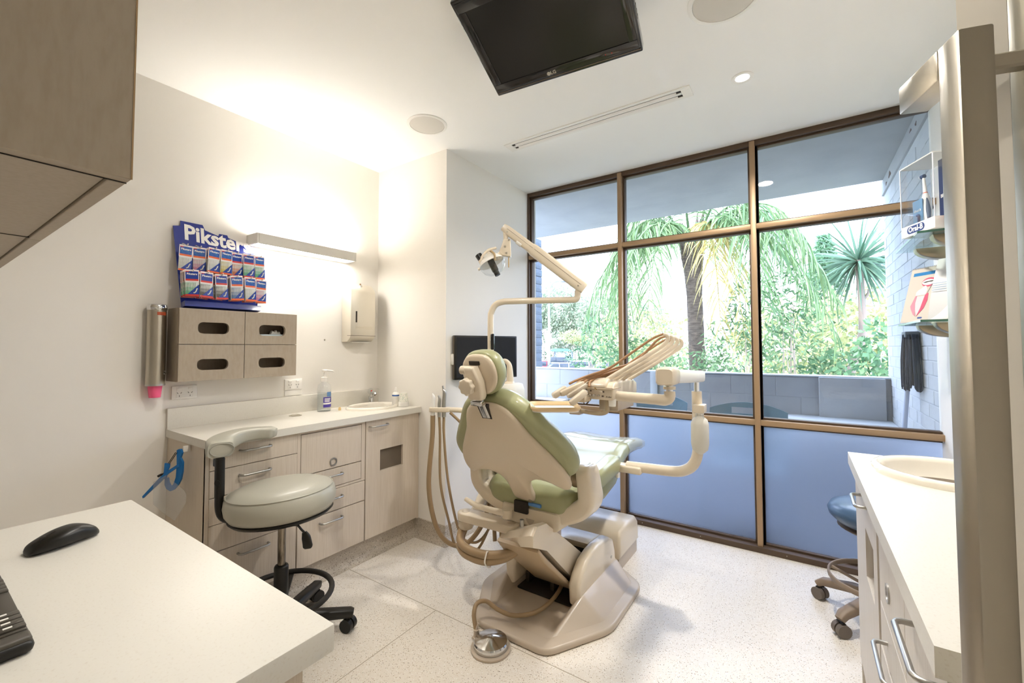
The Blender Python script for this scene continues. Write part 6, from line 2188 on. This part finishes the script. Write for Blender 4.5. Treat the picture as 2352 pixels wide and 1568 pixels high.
# tray arm and tray
obj('tray_arm', G().tube([MH @ Vector((.03, .03, 0)), MH @ Vector((.03, .03, -.035)), MH @ Vector((.026, .028, -.052)), MH @ Vector((.0, .02, -.06)), MH @ Vector((-.06, .0, -.054)), MH @ Vector((-.10, -.01, -.046))], .0095, 12, 5), mat('tray_arm_tan', 'B5A68C', .4), du_, 60)
trp = [(p[0], p[1]) for p in rrect(.19, .19, .03, 5)]
e1, e2 = Vector((.828, .561, 0)), Vector((-.561, .828, 0))
TC = Vector((-.875, 1.61, 1.058))
tr = thing('instrument_tray', 'white instrument tray with tan rim below the delivery head', 'tray', tuple(TC))
obj('plate', G().prism(trp, TC, e1, e2, Z, 0, .004), WHITE, tr)
rim_out = []
rings = []
for k_, z_ in ((1.0, .004), (1.05, .010), (1.09, .016), (1.07, .022), (1.0, .016), (.97, .006)):
    rings.append([TC + e1 * p[0] * k_ + e2 * p[1] * k_ + Z * z_ for p in trp])
rings.append(rings[0])
obj('rim', G().loft(rings, False), mat('tray_rim', 'D9BE94', .4), tr, 50)
obj('tray_mount', G().box((-.02, -.02, -.02), (.03, .02, 0), .004, 2, Matrix.Translation(TC + e1 * .09)), TAUPEP, tr)
# water bottle on the post
wbt = thing('water_bottle', 'milky water bottle hanging on the delivery post', 'bottle', (-.418, 2.262, .81))
bo = (-.418, 2.256, 0)
obj('bottle', G().lathe([(0, .805), (.012, .800), (.022, .808), (.036, .822), (.041, .85), (.041, .945), (.034, .968), (.017, .982), (.017, 1.0)], bo, 28), MILK, wbt, 60)
obj('cap', G().lathe([(.019, .992), (.019, 1.005), (0, 1.006)], bo, 20), WHITE, wbt, 50)
obj('holder', G().box((-.447, 2.228, 1.0), (-.392, 2.30, 1.04), .005), BEIGE, wbt)

# ------------------------------------------------------------------ grey stool (left)
sl = thing('operator_stool', 'grey vinyl stool with curved arm support and black base by the left bench', 'stool', (-1.985, 1.05, 0))
SCX, SCY = -1.985, 1.05
tilt = Matrix.Translation((SCX, SCY, .562)) @ Matrix.Rotation(R(34), 4, 'Z') @ Matrix.Rotation(R(-3.5), 4, 'Y')
prof = [(0, .008), (.195, .008), (.208, .016), (.222, .04), (.226, .07), (.220, .10), (.207, .118), (.17, .134), (.10, .142), (0, .144)]
obj('seat', G().lathe(prof, n=56, M=tilt, sx=1.04, sy=.94), GREY_V, sl, 60)
g = G()
for i in range(56):
    pass
pts = [tilt @ Vector((.213 * 1.04 * math.cos(2 * math.pi * i / 40), .213 * .94 * math.sin(2 * math.pi * i / 40), .113)) for i in range(41)]
obj('piping', G().tube(pts, .0028, 6, 1, smooth=False), GREY_V, sl, 60)
obj('seat_pan', G().lathe([(0, -.012), (.16, -.012), (.20, -.004), (.212, .008), (.205, .014), (0, .014)], n=40, M=tilt, sx=1.04, sy=.94), BLACK, sl, 50)
obj('seat_plate', G().box((-.11, -.08, -.032), (.11, .08, -.010), .004, 2, tilt), BLACK, sl)
obj('gas_column', G().cyl((SCX, SCY, .30), (SCX, SCY, .545), .0165, n=20), mat('worn_chrome', '8F8678', .28, 1.0, var=(30, '4A443C', (2, 2, .3), .45, .6)), sl, 40)
obj('column_sleeve', G().lathe([(.024, .09), (.03, .10), (.03, .325), (.026, .332), (.018, .334)], (SCX, SCY, 0), 24), BLACK, sl, 50)
obj('base_hub', G().lathe([(0, .06), (.045, .06), (.05, .08), (.045, .115), (.03, .125)], (SCX, SCY, 0), 24), BLACK, sl, 50)


def castor(parent, p, ang, m, wm, r=.028):
    d = Vector((math.cos(ang), math.sin(ang), 0))
    c = Vector((p[0], p[1], r))
    o = obj('castor', G().cyl(c - d * .026, c - d * .004, r, n=18).cyl(c + d * .004, c + d * .026, r, n=18), wm, parent, 40)
    obj('castor_hood', G().cyl(c - d * .004, c + d * .004, r * .7, n=14).cyl((p[0], p[1], r), (p[0], p[1], r + .035), .008, n=10).tube([c - d * .020 + Z * r * 1.02, c + Z * r * 1.12, c + d * .020 + Z * r * 1.02], .008, 8, 2), m, o, 40)
    return o


for k in range(5):
    a = R(46 + 72 * k)
    d = Vector((math.cos(a), math.sin(a), 0))
    c0 = Vector((SCX, SCY, 0))
    obj('star_leg', G().tube([c0 + d * .03 + Z * .09, c0 + d * .15 + Z * .088, c0 + d * .30 + Z * .082, c0 + d * .315 + Z * .08], [1, .95, .8, .6], 12, 2, smooth=False, flat=(.028, .024), up=(0, 0, 1)), BLACK, sl, 50)
    castor(sl, c0 + d * .292, a + 1.1, BLACK, BLACK, .030)
pts = [(SCX + .10 + .205 * math.cos(2 * math.pi * i / 40), SCY + .06 + .205 * math.sin(2 * math.pi * i / 40), .20) for i in range(41)]
pts = [(SCX + .215 * math.cos(2 * math.pi * i / 40), SCY + .215 * math.sin(2 * math.pi * i / 40), .195) for i in range(41)]
obj('foot_ring', G().tube(pts, .0125, 10, 1, smooth=False), mat('ribbed_black', '221F1B', .5), sl, 60)
for k in range(3):
    a = R(20 + 120 * k)
    d = Vector((math.cos(a), math.sin(a), 0))
    obj('ring_spoke', G().tube([Vector((SCX, SCY, .14)) + d * .028, Vector((SCX, SCY, .185)) + d * .21], [1, 1], 10, 1, smooth=False, flat=(.014, .007), up=(0, 0, 1)), BLACK, sl, 50)
    castor
obj('height_lever', G().tube([(-1.90, 1.005, .545), (-1.822, 1.022, .56), (-1.808, 1.04, .535), (-1.80, 1.05, .52)], .005, 8, 4), BLACK, sl, 60)
obj('lever_paddle', G().tube([(-1.802, 1.05, .522), (-1.796, 1.055, .50), (-1.79, 1.06, .462), (-1.789, 1.061, .452)], [.5, .9, 1, .7], 12, 4, flat=(.020, .009), up=(.6, -.8, 0)), BLACK, sl, 60)
# arm support
obj('support_tube', G().tube([(-2.00, 1.00, .548), (-2.06, .945, .552), (-2.12, .892, .556), (-2.148, .868, .575), (-2.157, .860, .62), (-2.157, .860, .70), (-2.155, .858, .84)], .0175, 14, 5), BLACK, sl, 60)
obj('support_sleeve', G().cyl((-2.157, .860, .66), (-2.155, .858, .828), .0195, n=18), BLACK, sl, 40)
obj('support_clip', G().box((-2.195, .845, .79), (-2.165, .875, .825), .004), BLACK, sl)
bd = textg('R', .02, (-2.145, .845, .725), Vector((.6, .8, 0)), Z, .0004)
obj('badge', G().cyl((-2.1435, .8455, .725), (-2.1425, .844, .725), .013, n=20), mat('badge_black', '1B1A18', .4), sl)
obj('support_pin', G().cyl((-2.155, .858, .83), (-2.155, .858, .86), .010, n=14), CHROME, sl)
pad_pts = [(-2.085, .832, .880), (-2.115, .840, .883), (-2.165, .862, .888), (-2.20, .905, .896), (-2.215, .965, .904), (-2.205, 1.03, .906), (-2.175, 1.085, .904), (-2.16, 1.105, .903)]
obj('arm_pad', G().tube(pad_pts, [.90, 1.0, 1.0, .95, .86, .80, .76, .5], 22, 5, flat=(.052, .036), up=(0, 0, 1)), GREY_V, sl, 70)
pr_ = [Vector(pad_pts[0]) + Vector((.004, .004, 0)) + Vector((.3, .95, 0)).normalized() * .044 * math.cos(2 * math.pi * i / 24) + Z * .028 * math.sin(2 * math.pi * i / 24) for i in range(25)]
obj('pad_piping', G().tube(pr_, .0022, 6, 1, smooth=False), mat('grey_piping', '9A988C', .5), sl, 60)

# ------------------------------------------------------------------ blue stool (right)
sr = thing('assistant_stool', 'blue vinyl stool with taupe star base beside the right bench', 'stool', (.30, 2.70, 0))
RX, RY = .30, 2.70
BST = mat('taupe_base', '8C7A68', .45)
obj('seat', G().lathe([(0, .455), (.14, .458), (.175, .470), (.202, .497), (.208, .520), (.196, .543), (.16, .558), (.09, .566), (0, .568)], (RX, RY, 0), 48), BLUE_V, sr, 60)
obj('seat_pan', G().lathe([(0, .43), (.14, .43), (.17, .447), (0, .447)], (RX, RY, 0), 32), BST, sr, 50)
obj('gas_column', G().cyl((RX, RY, .10), (RX, RY, .44), .022, n=20), BLACK, sr, 40)
obj('base_hub', G().lathe([(0, .07), (.05, .07), (.05, .12), (.035, .16), (0, .16)], (RX, RY, 0), 24), BST, sr, 50)
for k in range(5):
    a = R(157 + 72 * k)
    d = Vector((math.cos(a), math.sin(a), 0))
    c0 = Vector((RX, RY, 0))
    obj('star_leg', G().tube([c0 + d * .03 + Z * .125, c0 + d * .12 + Z * .122, c0 + d * .25 + Z * .095, c0 + d * .275 + Z * .075], [1, 1, .85, .7], 12, 2, smooth=False, flat=(.026, .022), up=(0, 0, 1)), BST, sr, 50)
    castor(sr, c0 + d * .265, a + 1.25, BLACK, mat('castor_taupe', '6E645A', .5), .030)
pts = [(RX + .21 * math.cos(2 * math.pi * i / 40), RY + .21 * math.sin(2 * math.pi * i / 40), .20) for i in range(41)]
obj('foot_ring', G().tube(pts, [1.0] * 41, 10, 1, smooth=False, flat=(.005, .012), up=(0, 0, 1)), BST, sr, 60)
for k in range(3):
    a = R(160 + 120 * k)
    d = Vector((math.cos(a), math.sin(a), 0))
    obj('ring_spoke', G().tube([Vector((RX, RY, .15)) + d * .03, Vector((RX, RY, .195)) + d * .206], .008, 8, 1, smooth=False), BST, sr, 50)

# tidy helper property
for o in bpy.data.objects:
    if 'org' in o:
        del o['org']
